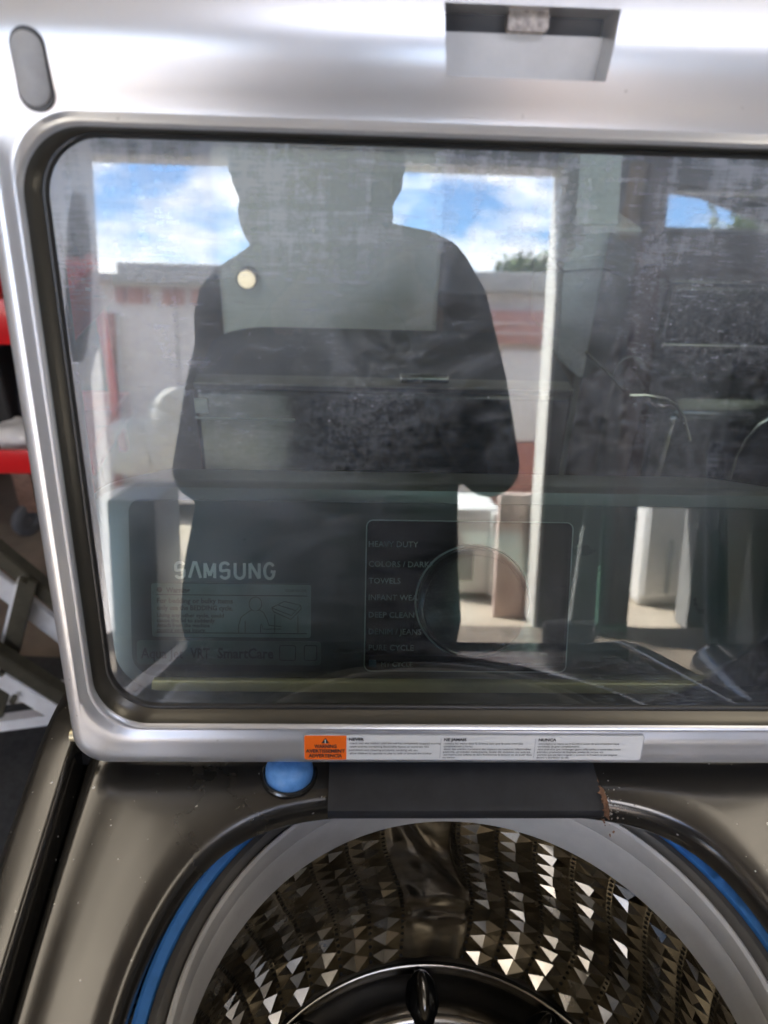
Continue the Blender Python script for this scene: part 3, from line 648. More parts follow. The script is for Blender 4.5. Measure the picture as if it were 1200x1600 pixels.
GL = {'S': [S_], 'A': [[(.02, .07), (.42, .93), (.52, .93)], [(.50, .92), (.60, .92), (.98, .07)]], 'M': [[(.08, .07), (.08, .90)], [(.10, .90), (.50, .20)], [(.50, .20), (.90, .90)], [(.92, .90), (.92, .07)]],
      'U': [[(.10, .93)] + arc(.5, .34, .40, .27, 180, 360, 14) + [(.90, .93)]], 'N': [[(.10, .07), (.10, .92)], [(.12, .92), (.88, .08)], [(.90, .08), (.90, .93)]], 'G': [arc(.5, .5, .42, .43, 38, 322, 20) + [(.90, .46), (.60, .46)]]}
a, v = panc(274, 903); a2, v2 = panc(436, 877); wl_ = (a2 - a) / 7; hl = (v2 - v)
for i, ch in enumerate('SAMSUNG'):
    vs, fs = [], []
    for q, st in enumerate(GL[ch]):
        Lf, Rt = stroke([(x * wl_ * .78, y * hl) for x, y in st], hl * .165); b = len(vs); n = len(Lf)
        for p, r in zip(Lf, Rt): vs += [Pg(a + i * wl_ + p.x, v + p.y, .0010 + .0001 * q), Pg(a + i * wl_ + r.x, v + r.y, .0010 + .0001 * q)]
        fs += [(b + 2 * k, b + 2 * k + 1, b + 2 * k + 3, b + 2 * k + 2) for k in range(n - 1)]
    obj('maker_letter', vs, fs, M_logo, cp)
# printed notice with its figure
a0, v0 = panc(238, 994); a1, v1 = panc(488, 911)
M_nl = M_printd
plate('notice_film', rrect((a1 - a0) / 2, v0, v1, .003, 5, 4, (a0 + a1) / 2), lambda a, v, n: P(a, v, n + .0029), .0008, mat('notice_film', (.13, .18, .17), .35, 0, .2, 40), cp)
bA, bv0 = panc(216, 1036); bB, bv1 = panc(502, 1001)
plate('badge_glow', rrect((bB - bA) / 2, bv0, bv1, .003, 5, 4, (bA + bB) / 2), lambda a, v, n: P(a, v, n + .0029), .0008, mat('badge_glow', (.075, .105, .098), .35, 0, .2, 40), cp)  # lighter green patch stands in for the glow on the panel behind the badges
outline_line('notice_border', rrect((a1 - a0) / 2, v0, v1, .003, 5, 4, (a0 + a1) / 2), .0006, Pg, M_nl, cp, .0006)
for y in (928, 987):
    aa, vv = panc(246, y); ab, _ = panc(480, y); obj('notice_rule', [Pg(aa, vv, .0006), Pg(ab, vv, .0006), Pg(ab, vv + .0007, .0006), Pg(aa, vv + .0007, .0006)], [(0, 1, 2, 3)], M_nl, cp)
aa, vv = panc(247, 924); ci = [(aa + .002 + .0022 * math.cos(2 * math.pi * i / 20), vv + .0022 + .0022 * math.sin(2 * math.pi * i / 20)) for i in range(20)]
plate('notice_icon', ci, lambda a, v, n: P(a, v, n + .0036), .0005, M_nl, cp)
for s, x, y, sz, wpx, bo_ in (('Warning', 261, 924, .0058, 37, .0002), ('DC68-03133A', 447, 923, .0030, 33, 0), ('For bedding or bulky items', 247, 940, .0056, 118, .00015), ('only use the BEDDING cycle.', 247, 951, .0056, 118, .00015),
                         ('Using any other cycle, could', 247, 962, .0044, 104, .0001), ('cause the lid to suddenly', 247, 970, .0044, 90, .0001), ('detach from the machine', 247, 977.5, .0044, 82, .0001), ('causing serious injury.', 247, 985, .0044, 76, .0001)):
    a, v = panc(x, y); text('notice_text', s, a, v, sz, Pg, M_nl, cp, .0007, panc(x + wpx, y)[0] - a, bo_)
def linework(name, pts, wd=.0006, closed=False):
    q = [Vector(panc(*p)) for p in pts]; n = len(q); vs, fs = [], []
    for i, p in enumerate(q):
        t = (q[min(i + 1, n - 1)] - q[max(i - 1, 0)]).normalized(); nn = Vector((-t.y, t.x)) * wd / 2
        vs += [Pg(p.x + nn.x, p.y + nn.y, .0007), Pg(p.x - nn.x, p.y - nn.y, .0007)]
    obj(name, vs, [(2 * i, 2 * i + 1, 2 * i + 3, 2 * i + 2) for i in range(n - 1)], M_nl, cp)
hd = [(400 + 10 * math.sin(t), 942 - 11 * math.cos(t)) for t in [math.pi * 1.25 * (i / 14 - .5) * 1.5 for i in range(15)]]
linework('notice_figure', hd); linework('notice_figure', [(374, 987), (374, 975), (378, 962), (388, 955), (394, 951)]); linework('notice_figure', [(406, 951), (413, 956), (418, 966), (421, 975), (440, 977), (440, 981), (412, 981), (409, 972)])
linework('notice_figure', [(384, 987), (384, 968)]); linework('notice_figure', [(408, 987), (408, 974)])
linework('notice_figure', [(425, 948), (445, 938), (470, 944), (456, 960), (425, 948)]); linework('notice_figure', [(425, 948), (428, 954), (455, 966), (471, 950), (470, 944)]); linework('notice_figure', [(436, 944), (462, 952)]); linework('notice_figure', [(430, 958), (430, 987)]); linework('notice_figure', [(466, 960), (466, 987)])
for s, x, wpx, bo_ in (('Aqua Jet', 222, 66, .0002), ('VRT', 299, 30, .0003), ('SmartCare', 341, 87, .0003)):
    a, v = panc(x, 1026); text('feature_badge', s, a, v, .0118, Pg, M_nl, cp, .0007, panc(x + wpx, 1026)[0] - a, bo_)
for x0, x1 in ((437, 463), (475, 496)):
    a, v = panc(x0, 1030); b, v2 = panc(x1, 1006); outline_line('badge_icon', rrect((b - a) / 2, v, v2, .002, 4, 3, (a + b) / 2), .0007, Pg, M_nl, cp, .0007)

# ------------------------------------------------------------------ direct view: appliances behind the washer
def px_box(name, x0, x1, y0, y1, Y0, Y1, m, parent=None, bevel=.01, view=seen, zmin=None, rot=None):
    a = view(x0, (y0 + y1) / 2, Y0); b = view(x1, (y0 + y1) / 2, Y0); t = view((x0 + x1) / 2, y0, Y0); u = view((x0 + x1) / 2, y1, Y0)
    z0 = min(t[2], u[2]) if zmin is None else zmin; z1 = max(t[2], u[2])
    return box(name, min(a[0], b[0]), max(a[0], b[0]), min(Y0, Y1), max(Y0, Y1), z0, z1, m, parent, bevel, 4, rot)
BY = 1.02
DR = empty('black_range', (.2, BY + .3, 0), 'black glossy appliance with a steel edge line standing behind the open lid', 'appliance')
zr = seen(600, 603, BY)[2]; yr = seen_z(600, 515, zr)[1]; xa, xb = seen(300, 603, BY)[0], seen(900, 603, BY)[0]
box('body', xa, xb, BY, yr, .0, zr - .012, M_glossb, DR, .008)
o_ = rrect((xb - xa) / 2, BY + .002, yr, [.004, .004, .02, .09], 10, 6, (xa + xb) / 2)
v_, f_ = loft([[(x, y, zr - .011) for x, y in o_], [(x, y, zr - .002) for x, y in o_], [(x * .996 + (xa + xb) / 2 * .004, y * .998 + .002 * (BY + .1), zr) for x, y in o_]], cap0=True, cap1=True)
obj('glass_top', v_, f_, mat('range_top', (.03, .031, .034), .38, 0, .4, 25), DR, True, 40)
px_box('edge_trim', 303, 897, 603, 606, BY - .002, BY + .03, M_taupe, DR, .001)
px_box('handle', 625, 702, 590, 600, BY - .008, BY + .008, M_chrome, DR, .003)
px_box('drawer_line', 305, 460, 654, 656, BY - .002, BY + .004, M_applg, DR, .0005)
px_box('brand_plate', 304, 324, 624, 646, BY - .003, BY + .002, M_applg, DR, .001)
M_dryer = mat('dryer_grey', (.50, .475, .465), .5, 0, .06, 5)
GD = empty('grey_dryer', (.0, BY + .95, 0), 'pale grey dryer cabinet behind the black appliance, seen through the lid glass', 'dryer')
px_box('cabinet', 338, 690, 236, 560, BY + .75, BY + 1.3, M_dryer, GD, .015, zmin=0.0)
px_box('top_panel', 344, 700, 205, 232, BY + .77, BY + 1.28, M_dryer, GD, .012)

lc_ = seen(385, 437, BY + .72); LMP = empty('round_lamp', tuple(lc_), 'small round warm lamp glowing on the pale grey dryer behind the glass', 'lamp')
tube('housing', [(lc_[0], BY + .748, lc_[2]), (lc_[0], BY + .725, lc_[2])], .024, M_cap, LMP, 24)
M_bulb = mat('lamp_glow', (.8, .7, .6), .5); M_bulb.node_tree.nodes['Principled BSDF'].inputs['Emission Color'].default_value = (1, .66, .48, 1); M_bulb.node_tree.nodes['Principled BSDF'].inputs['Emission Strength'].default_value = .14
bm = bmesh.new(); bmesh.ops.create_uvsphere(bm, u_segments=24, v_segments=14, radius=1); bm.transform(Matrix.Translation((lc_[0], BY + .722, lc_[2])) @ Matrix.Diagonal((.020, .012, .020, 1))); from_bm('lens', bm, M_bulb, LMP, True, 180)
# red tool cart at the left, with what lies on it
CY = 2.15
a = seen(-160, 717, CY); b = seen(140, 717, CY); zl0, zl1 = seen(50, 738, CY)[2], seen(50, 702, CY)[2]; zu0, zu1 = seen(10, 537, CY)[2], seen(10, 465, CY)[2]
RC = empty('red_cart', ((a[0] + b[0]) / 2, CY + .2, 0), 'red steel two-tray rolling cart left of the lid', 'cart')
for z0, z1 in ((zl0, zl1), (zu0, zu1)):
    tr = box('tray', a[0], b[0], CY, CY + .45, z0, z0 + .012, M_red, RC, .002)
    for args in ((a[0], b[0], CY - .012, CY, z0, z1), (a[0], b[0], CY + .45, CY + .462, z0, z1), (a[0] - .012, a[0], CY - .012, CY + .462, z0, z1), (b[0], b[0] + .012, CY - .012, CY + .462, z0, z1)): box('tray_lip', *args, M_red, tr, .003)
for x in (a[0] + .03, b[0] - .03):
    for y in (CY + .03, CY + .42): box('post', x - .015, x + .015, y - .015, y + .015, .13, zu1 + .02, M_red, RC, .003)
wc = seen(32, 785, CY + .02)
for x in (wc[0], a[0] + .05, b[0] - .04):
    y = CY + .04; wr = .062
    wh = lathe('caster_wheel', [(.030, -.016), (.052, -.016), (.060, -.010), (.062, 0), (.060, .010), (.052, .016), (.030, .016), (.028, .010), (.004, .010)], (0, 0, 0), M_caster, RC, 36)
    wh.matrix_parent_inverse = Matrix.Translation(-Vector(RC.location)); wh.matrix_basis = Matrix.Translation((x, y, wr)) @ Matrix.Rotation(R_(62), 4, 'Z') @ Matrix.Rotation(R_(90), 4, 'X')
    fk = box('caster_fork', x - .012, x + .05, y - .014, y + .03, wr + .03, zl0, mat('rusty_steel', (.20, .12, .09), .6, .5, .3, 60), RC, .004)
def crumple(name, c, r, m, seed, lab, cat, sq=(1, 1, 1), amp=.25):
    bm = bmesh.new(); bmesh.ops.create_icosphere(bm, subdivisions=4, radius=1); rr = np.random.default_rng(seed); k = rr.normal(0, 1, (14, 3)); k *= (rr.uniform(2, 7, 14) / np.linalg.norm(k, axis=1))[:, None]; ph = rr.uniform(0, 6, 14)
    for v in bm.verts:
        d = sum(math.sin(float(k[i] @ np.array(v.co)) + ph[i]) for i in range(14)) / 6
        v.co *= (1 + amp * d); v.co = Vector((v.co.x * r * sq[0], v.co.y * r * sq[1], max(v.co.z, -.55) * r * sq[2]))
    bm.transform(Matrix.Translation(c)); o = from_bm(name, bm, m, None, True, 60); tag(o, lab, cat); return o
p = seen(28, 672, CY + .1); crumple('plastic_bag', (p[0], CY + .10, zl0 + .06), .085, M_white, 4, 'crumpled white plastic bag on the lower tray of the red cart', 'bag', (.8, .8, .9), .3)
p = seen(15, 610, CY + .2); crumple('folded_jeans', (p[0] - .04, CY + .28, zl0 + .12), .17, M_navy, 9, 'heap of dark blue cloth behind the white bag on the red cart', 'cloth', (1.1, .7, 1.0), .18)
p = seen(-10, 560, CY + .2); tag(box('tool_box', p[0] - .22, p[0] + .05, CY + .12, CY + .4, zl0 + .012, zl0 + .36, M_black, None, .015), 'black box under the upper tray of the red cart', 'box')
# bolted steel frame in front of the cart
FY = 1.22
ST = empty('steel_frame', tuple(seen(30, 1000, FY) * np.array([1, 1, 0])), 'galvanized steel frame of crossed bars on the floor beside the washer', 'frame')
def fb(p, q, w_, h_, Y0=FY, Y1=FY, m=M_steelbar): bar('bar', seen(*p, Y0), seen(*q, Y1), w_, h_, m, ST)
M_olive = mat('dark_angle_iron', (.085, .08, .06), .4, .6, .2, 30)
fb((-60, 815), (150, 985), .030, .034, FY + .03, FY + .03, M_olive); fb((-70, 858), (150, 1030), .014, .050, FY + .06, FY + .06)
fb((36, 905), (-18, 1120), .040, .020, FY + .01, FY + .01); fb((45, 905), (-8, 1120), .012, .034, FY - .015, FY - .015, M_olive)
fb((-60, 985), (140, 1112), .030, .036, FY - .05, FY - .05, M_olive); fb((-60, 1022), (140, 1145), .012, .045, FY - .03, FY - .03)
fb((-80, 1098), (110, 1075), .03, .034, FY + .10, FY + .10); fb((-80, 1140), (100, 1116), .03, .030, FY - .02, FY - .02)
for px_, py_ in ((36, 912), (2, 1052), (60, 1062), (20, 1095)):
    c_ = Vector(seen(px_, py_, FY - .06)); tube('bolt', [c_ + Vector((0, .012, 0)), c_ - Vector((0, .004, 0))], .007, M_olive, ST, 6)
tag(obj('floor_mat', [(-1.75, .25, .004), (-.42, .25, .004), (-.42, 1.55, .004), (-1.75, 1.62, .004), (-1.75, .25, .010), (-.42, .25, .010), (-.42, 1.55, .010), (-1.75, 1.62, .010)], [(0, 1, 2, 3), (4, 5, 6, 7), (0, 1, 5, 4), (1, 2, 6, 5), (2, 3, 7, 6), (3, 0, 4, 7)], M_mat), 'black rubber mat on the concrete floor left of the washer', 'mat')

# ------------------------------------------------------------------ seen in the glass: the doorway, the yard and the front of the shop
FR = empty('door_frame', (-.3, DY, 0), 'white wooden frame of the wide doorway mirrored in the lid glass', 'door frame')
box('jamb', DX1 - .022, DX1 - .002, DY - .17, DY + .02, 0, DZ1 - .002, M_dwhite, FR, .004)
box('jamb', DX0 + .002, DX0 + .055, DY - .15, DY + .03, 0, DZ1 - .002, M_dwhite, FR, .004)
box('head', DX0 + .056, DX1 - .023, DY - .15, DY + .03, DZ1 - .03, DZ1 - .002, M_dwhite, FR, .004)
# low building across the yard
SY = -5.5
def sz(px, py): return mir(px, py, SY)[2]
def sx(px, py): return mir(px, py, SY)[0]
SB = empty('yard_building', (0, SY - .8, 0), 'low pale building with red trim across the yard, mirrored in the glass', 'building')
zt0 = sz(320, 432); xl, xr = sx(190, 430), 3.9
box('wall', -5.5, xr, SY - 1.6, SY, -.03, sz(320, 447), M_signw, SB, .01)
box('cornice', xl, xr + .1, SY - 1.7, SY + .14, sz(320, 446), sz(320, 415), mat('cornice_grey', (.42, .40, .38), .7, 0, .06, 4), SB, .015)
box('cornice', -5.6, xl - .01, SY - 1.7, SY + .12, sz(320, 446), sz(320, 432), MATS['cornice_grey'], SB, .015)
for p0, p1 in ((181, 196), (200, 224), (229, 233), (254, 268), (271, 288), (300, 330)):
    box('sign_block', sx(p0, 460), sx(p1, 460), SY - .01, SY + .03, sz(250, 475), sz(250, 451), M_signr, SB, .006)
box('red_band', sx(640, 500), sx(1000, 500), SY - .01, SY + .10, sz(800, 537), sz(800, 486), M_signr, SB, .01)
for yy in (505, 520): box('band_groove', sx(640, 500), sx(1000, 500), SY - .01, SY + .112, sz(800, yy + 2), sz(800, yy), M_signw, SB, .002)
box('red_frame', sx(176, 600), sx(187, 600), SY - .01, SY + .10, sz(185, 775), sz(185, 490), M_signr, SB, .008)
box('red_frame', sx(188, 765), sx(420, 765), SY - .01, SY + .09, sz(250, 775), sz(250, 764), M_signr, SB, .008)
box('frame_lining', sx(188, 600), sx(192, 600), SY - .01, SY + .06, sz(185, 760), sz(185, 490), M_white, SB, .004)
box('ledge', sx(190, 760), sx(420, 760), SY - .01, SY + .62, sz(250, 763), sz(250, 757), M_signw, SB, .006)
box('ledge_leg', sx(200, 760), sx(200, 760) + .05, SY + .5, SY + .55, -.03, sz(250, 764), M_signw, SB, .004)
box('red_door', sx(770, 700), sx(930, 700), SY - .01, SY + .05, -.03, sz(800, 690), mat('faded_red', (.46, .19, .14), .6, 0, .15, 3), SB, .01)
box('door_panel', sx(792, 820), sx(850, 820), SY + .04, SY + .07, sz(800, 820), sz(800, 705), MATS['faded_red'], SB, .01)
box('door_panel', sx(780, 620), sx(930, 620), SY - .01, SY + .04, sz(800, 688), sz(800, 545), M_signw, SB, .012)
for k in range(14): box('wall_seam', -5.2 + k * .62, -5.185 + k * .62, SY - .005, SY + .006, 0, sz(320, 449), MATS['cornice_grey'], SB, 0)
zl = sz(250, 757)
for i, (px, py, r, sq, lab) in enumerate(((215, 705, .25, (1.0, .8, 1.15), 'large white sack slumped on the ledge beside the red frame'), (262, 690, .24, (.8, .8, 1.5), 'tall white sack standing on the ledge right of the slumped one'), (275, 635, .17, (1.1, .9, 1.0), 'small white sack lying on top of the tall sack'))):
    q = mir(px, py, SY + .3); crumple('sack', (q[0], SY + .33, max(zl + r * .55 * sq[2], q[2])), r, M_sack, 30 + i, lab, 'sack', sq, .14)['group'] = 'sacks on the ledge'
# white delivery cabinet standing in the yard by the doorway
q0, q1 = mir(690, 900, -3.1), mir(776, 900, -3.1)
LK = empty('white_locker', ((q0[0] + q1[0]) / 2, -3.3, 0), 'tall white metal locker in the yard beside the photographer, mirrored in the glass', 'locker')
box('body', q0[0], q1[0], -3.55, -3.1, .0, mir(740, 795, -3.1)[2], M_white, LK, .012)
box('door', q0[0] + .02, mir(738, 900, -3.1)[0], -3.1, -3.08, .08, mir(740, 860, -3.1)[2], M_applg, LK, .006)
box('corner_post', q1[0] - .05, q1[0] + .003, -3.105, -3.06, .0, mir(740, 800, -3.1)[2], M_white, LK, .006)
q0, q1 = mir(774, 900, -2.80), mir(850, 900, -2.80)
PD = empty('pink_door_leaf', ((q0[0] + q1[0]) / 2, -2.82, -.03), 'faded pink door leaf standing between the white locker and the door frame, mirrored', 'door')
box('leaf', q0[0], q1[0], -2.84, -2.80, -.03, mir(800, 772, -2.80)[2], mat('faded_pink', (.60, .46, .41), .6, 0, .12, 4), PD, .006)
box('raised_panel', q0[0] + .06, q1[0] - .02, -2.80, -2.79, .06, mir(800, 830, -2.80)[2], MATS['faded_pink'], PD, .004)
# translucent plastic curtain and the dark coat behind it at the left of the doorway
def drape(name, px0, px1, py0, py1, Y, m, amp, waves, seed, parent=None, thick=.0):
    nu, nv = 60, 30; vs, fs = [], []; rr = np.random.default_rng(seed); ph = rr.uniform(0, 6, 6)
    A, B = mir(px0, (py0 + py1) / 2, Y)[0], mir(px1, (py0 + py1) / 2, Y)[0]; z1, z0 = mir((px0 + px1) / 2, py0, Y)[2], mir((px0 + px1) / 2, py1, Y)[2]
    for j in range(nv + 1):
        t = j / nv
        for i in range(nu + 1):
            s = i / nu; y = Y + amp * (.3 + .7 * t) * (math.sin(waves * s * 6.28 + ph[0] + .8 * t) + .5 * math.sin(waves * 2.3 * s * 6.28 + ph[1] - t))
            vs.append((A + (B - A) * s + .02 * math.sin(t * 5 + ph[2]) * t, y, z1 + (z0 - z1) * t))
    for j in range(nv):
        for i in range(nu): b = j * (nu + 1) + i; fs.append((b, b + 1, b + nu + 2, b + nu + 1))
    return obj(name, vs, fs, m, parent, True, 180)
tag(drape('plastic_curtain', 20, 163, 180, 990, -2.45, M_plastic, .035, 2.6, 2), 'cloudy plastic curtain hanging at the left of the doorway, mirrored', 'curtain')
def soft_body(name, pts, m, seed, lab, cat):
    bm = bmesh.new(); n = 28
    prev = None
    for k, (x, y, z, rx, ry) in enumerate(pts):
        ring = [bm.verts.new((x + rx * (1 + .09 * math.sin(5 * a + k * .7 + seed)) * math.cos(a), y + ry * (1 + .12 * math.sin(7 * a + k * .4)) * math.sin(a), z)) for a in [2 * math.pi * i / n for i in range(n)]]
        if prev:
            for i in range(n): bm.faces.new((prev[i], prev[(i + 1) % n], ring[(i + 1) % n], ring[i]))
        else: bm.faces.new(ring)
        prev = ring
    bm.faces.new(prev); o = from_bm(name, bm, m, None, True, 180); return tag(o, lab, cat)
def coat(px, pys, Y, hw, lab, seed, m=M_navy, d=.05):
    pts = []
    for py, k in pys:
        q = mir(px, py, Y); pts.append((q[0], Y, q[2], hw * k, d * (.6 + .4 * k)))
    return soft_body('coat', pts, m, seed, lab, 'coat')
coat(122, [(300, .15), (310, .5), (350, .8), (420, 1.0), (500, .95), (550, .6), (565, .3)], -2.36, .05, 'dark coat hanging in front of the cloudy plastic curtain, mirrored at the left', 1)
# dark tool chest just inside the doorway, left of the photographer
q0, q1 = mir(172, 900, -1.9), mir(246, 900, -1.9)
TCH = empty('tool_chest', ((q0[0] + q1[0]) / 2, -2.05, 0), 'dark blue tool chest on the floor left of the photographer, mirrored', 'tool chest')
M_chest = mat('chest_blue', (.018, .022, .04), .4, .2, .2, 20)
zc = mir(210, 782, -1.9)[2]; box('chest_body', q0[0], q1[0], -2.3, -1.9, .04, zc, M_chest, TCH, .012)
for k in range(4): box('drawer', q0[0] + .015, q1[0] - .015, -1.9, -1.885, .07 + k * (zc - .1) / 4, .05 + (k + 1) * (zc - .1) / 4, M_chest, TCH, .004)
for x in (q0[0] + .04, q1[0] - .04): tube('castor', [(x - .015, -1.95, .022), (x + .015, -1.95, .022)], .022, M_black, TCH, 14)
# right of the doorway
tag(bar('conduit', mir(893, 560, DY + .05), mir(878, 1030, DY + .05), .016, .016, M_cap), 'thin pale conduit running down the wall right of the doorway, mirrored', 'pipe')
BRM = empty('broom', tuple(mir(892, 1000, DY + .25) * np.array([1, 1, 0])), 'broom with a pale handle leaning beside the doorway, mirrored', 'broom')
q = mir(888, 1000, DY + .25); tube('handle', [mir(918, 780, DY + .04), (q[0], q[1], .1)], .009, M_applg, BRM, 10); bar('brush', (q[0] - .12, q[1], .06), (q[0] + .12, q[1], .06), .05, .12, M_black, BRM, .006)
RK = empty('rake', tuple(mir(935, 1000, DY + .2) * np.array([1, 1, 0])), 'green-handled rake leaning right of the broom, mirrored', 'rake')
q = mir(931, 1000, DY + .2); M_green = mat('green_paint', (.05, .12, .08), .5); tube('handle', [mir(946, 780, DY + .04), (q[0], q[1], .08)], .011, M_green, RK, 10); bar('rake_head', (q[0] - .14, q[1], .07), (q[0] + .14, q[1], .07), .02, .03, M_green, RK)
for k in range(9): tube('tine', [(q[0] - .13 + k * .0325, q[1], .06), (q[0] - .13 + k * .0325, q[1] + .03, .006)], .003, M_green, RK, 6)
q0, q1 = mir(955, 900, DY + .1), mir(984, 900, DY + .1)
tag(box('wooden_post', q0[0], q1[0], DY + .03, DY + .13, 0, 2.7, M_brown, None, .006), 'reddish brown timber post against the front wall, mirrored in the glass', 'post')
# freezer outside the low side opening
q0, q1 = mir(1004, 900, -2.98), mir(1130, 900, -2.98)
FZ = empty('white_freezer', ((q0[0] + q1[0]) / 2, -3.3, -.03), 'white upright freezer outside the low opening beside the timber post, mirrored', 'freezer')
box('freezer_body', q0[0], q1[0], -3.6, -3.01, -.03, 1.3, M_white, FZ, .02); box('door', q0[0] + .01, q1[0] - .01, -3.01, -2.98, .02, 1.25, M_white, FZ, .015)
box('handle', q0[0] + .12, q0[0] + .14, -2.975, -2.945, .05, .36, M_applg, FZ, .006)
# black refrigerator with an oven on top, a coat hung on it
KY = -2.02
q0, q1 = np.array([1.72, KY, 0]), np.array([2.42, KY, 0]); zf = mir(1150, 560, KY)[2]
RF = empty('black_refrigerator', ((q0[0] + q1[0]) / 2, KY - .35, 0), 'black refrigerator by the front wall, mirrored at the right of the glass', 'refrigerator')
box('body', q0[0], q1[0], KY - .56, KY - .04, .03, zf, M_dark, RF, .015); box('door', q0[0] + .004, q1[0] - .004, KY - .037, KY, .10, zf - .004, M_dark, RF, .02)
box('handle', q0[0] + .06, q0[0] + .08, KY + .01, KY + .035, .5, .9, M_steelbar, RF, .006)
coat(1118, [(690, .25), (705, .6), (760, .85), (850, 1.0), (950, 1.05), (1005, 1.0)], KY + .10, .040, 'dark coat draped down the front of the black refrigerator, mirrored', 4)
# sheet-metal hood with its duct, and a black oven, behind the washer at the right
HY = 1.75
def px_prism(name, poly, Y0, Y1, m, parent):
    fr = [seen(px, py, Y0) for px, py in poly]; bk = [(p[0], Y1, p[2]) for p in fr]; n = len(poly)
    return obj(name, [tuple(p) for p in fr] + bk, [tuple(range(n)), tuple(range(2 * n - 1, n - 1, -1))] + [(i, (i + 1) % n, n + (i + 1) % n, n + i) for i in range(n)], m, parent)
M_hood = mat('galvanized_sheet', (.62, .64, .63), .5, .2, .05, 6)
HD = empty('sheet_metal_hood', tuple(seen(950, 600, HY) * np.array([1, 1, 0])), 'grey sheet-metal hood with a duct above it, seen through the right of the lid glass', 'hood')
px_prism('duct', [(912, 160), (978, 160), (965, 352), (900, 352)], HY + .05, HY + .25, M_hood, HD)
px_prism('hood', [(925, 356), (1000, 356), (1030, 396), (884, 404)], HY, HY + .35, M_hood, HD); px_prism('hood_band', [(882, 406), (1032, 398), (1033, 412), (880, 423)], HY - .01, HY + .36, M_hood, HD)
px_prism('hood_side', [(880, 426), (1032, 414), (1010, 552), (905, 590), (872, 560)], HY, HY + .34, M_hood, HD)
box('stand', seen(950, 560, HY + .1)[0] - .05, seen(950, 560, HY + .1)[0] + .05, HY + .1, HY + .2, 0, seen(950, 570, HY)[2], M_applg, HD, .004)
OY = 1.35
OV = empty('black_oven', tuple(seen(1120, 700, OY) * np.array([1, 1, 0])), 'black oven with a bright steel edge, seen through the right of the glass', 'oven')
px_box('housing', 1034, 1330, 440, 546, OY, OY + .4, M_glossb, OV, .008, zmin=.0); px_box('door', 1046, 1320, 452, 536, OY - .02, OY - .001, M_glossb, OV, .006)
px_box('lower_trim', 1034, 1330, 541, 547, OY - .024, OY - .0215, M_chrome, OV, .001)
BD = empty('black_dryer', tuple(seen(1150, 800, 1.06) * np.array([1, 1, 0])), 'black machine with a bright rounded corner edge, seen through the glass below the oven', 'dryer')
px_box('dryer_body', 990, 1420, 628, 900, 1.06, 1.30, M_glossb, BD, .045, zmin=0.0)
def px_tube(name, pts, Y, r, m, parent): return tube(name, [tuple(seen(x, y, Y)) for x, y in pts], r, m, parent, 10)
px_tube('edge_trim', [(984, 618), (1010, 618), (1040, 623), (1056, 632), (1068, 652), (1078, 688)], 1.05, .0028, M_chrome, BD)  # these chrome tubes trace the curved highlights on the glossy black machine
px_tube('highlight_line', [(915, 550), (945, 578), (976, 612)], 1.055, .0024, M_chrome, BD)
px_tube('highlight_arc', [(1140, 748), (1150, 715), (1166, 685), (1186, 663), (1210, 650), (1250, 642)], 1.045, .0024, M_chrome, BD)
q = mir(1000, 315, -2.2); tag(tube('cardboard_tube', [(q[0], -2.3, q[2] - .13), (q[0] + .02, -2.3, q[2] + .16)], .035, M_kraft, None, 20), 'brown cardboard tube standing behind the hood, mirrored', 'tube')
# window bars, slanted awning and a tree outside the small window
WN = empty('small_window', (1.66, DY - .07, 1.87), 'small high window with sunlit leaves outside, mirrored at the top right', 'window')
h = holes[1]
for nm, x0, x1, z0, z1 in (('sill', h[0], h[1], h[2], h[2] + .022), ('head_rail', h[0], h[1], h[3] - .02, h[3]), ('stile', h[0], h[0] + .018, h[2] + .023, h[3] - .021), ('stile', h[1] - .018, h[1], h[2] + .023, h[3] - .021)): box(nm, x0 + .001, x1 - .001, DY - .10, DY - .04, z0 + .001, z1 - .001, M_dwhite, WN, .003)
AW = [mir(1020, 296, DY - .2), mir(1098, 308, DY - .2), mir(1200, 350, DY - .2), mir(1400, 425, DY - .2), mir(1400, 150, DY - .2), mir(1020, 150, DY - .2)]
tag(obj('awning', [tuple(p) for p in AW] + [(p[0], DY - .24, p[2]) for p in AW], [tuple(range(6)), tuple(range(11, 5, -1))] + [(i, (i + 1) % 6, 6 + (i + 1) % 6, 6 + i) for i in range(6)], M_dark), 'dark slanted awning outside the small high window, mirrored', 'awning')
def tree(x, y, zc, r, seed, lab):
    T = empty('tree', (x, y, -.03), lab, 'tree', 'trees in the yard'); rr = np.random.default_rng(seed)
    tube('trunk', [(x, y, -.03), (x + .05, y, zc * .4), (x - .03, y, zc * .75), (x, y, zc)], [.13, .11, .08, .05], M_bark, T, 10)
    vs, fs = [], []
    cl = rr.normal(0, 1, (26, 3)); cl /= np.linalg.norm(cl, axis=1)[:, None]; cl *= r * rr.uniform(.3, .9, 26)[:, None]; cl[:, 2] *= .75
    for c in cl:
        for _ in range(130):
            p = c + rr.normal(0, r * .17, 3) + np.array([x, y, zc]); u = rr.normal(0, 1, 3); u /= np.linalg.norm(u); v = np.cross(u, rr.normal(0, 1, 3)); v /= np.linalg.norm(v); s = rr.uniform(.05, .10)
            b = len(vs); vs.extend([p - u * s, p + v * s * .45, p + u * s, p - v * s * .45]); fs.append((b, b + 1, b + 2, b + 3))
    obj('crown', vs, fs, M_leaf, T)
tree(5.25, -9.0, 2.35, 1.0, 5, 'leafy tree beyond the yard building, seen through the small window')
tree(2.55, -10.5, 2.2, .55, 8, 'small round tree behind the yard building, left of the door frame edge')
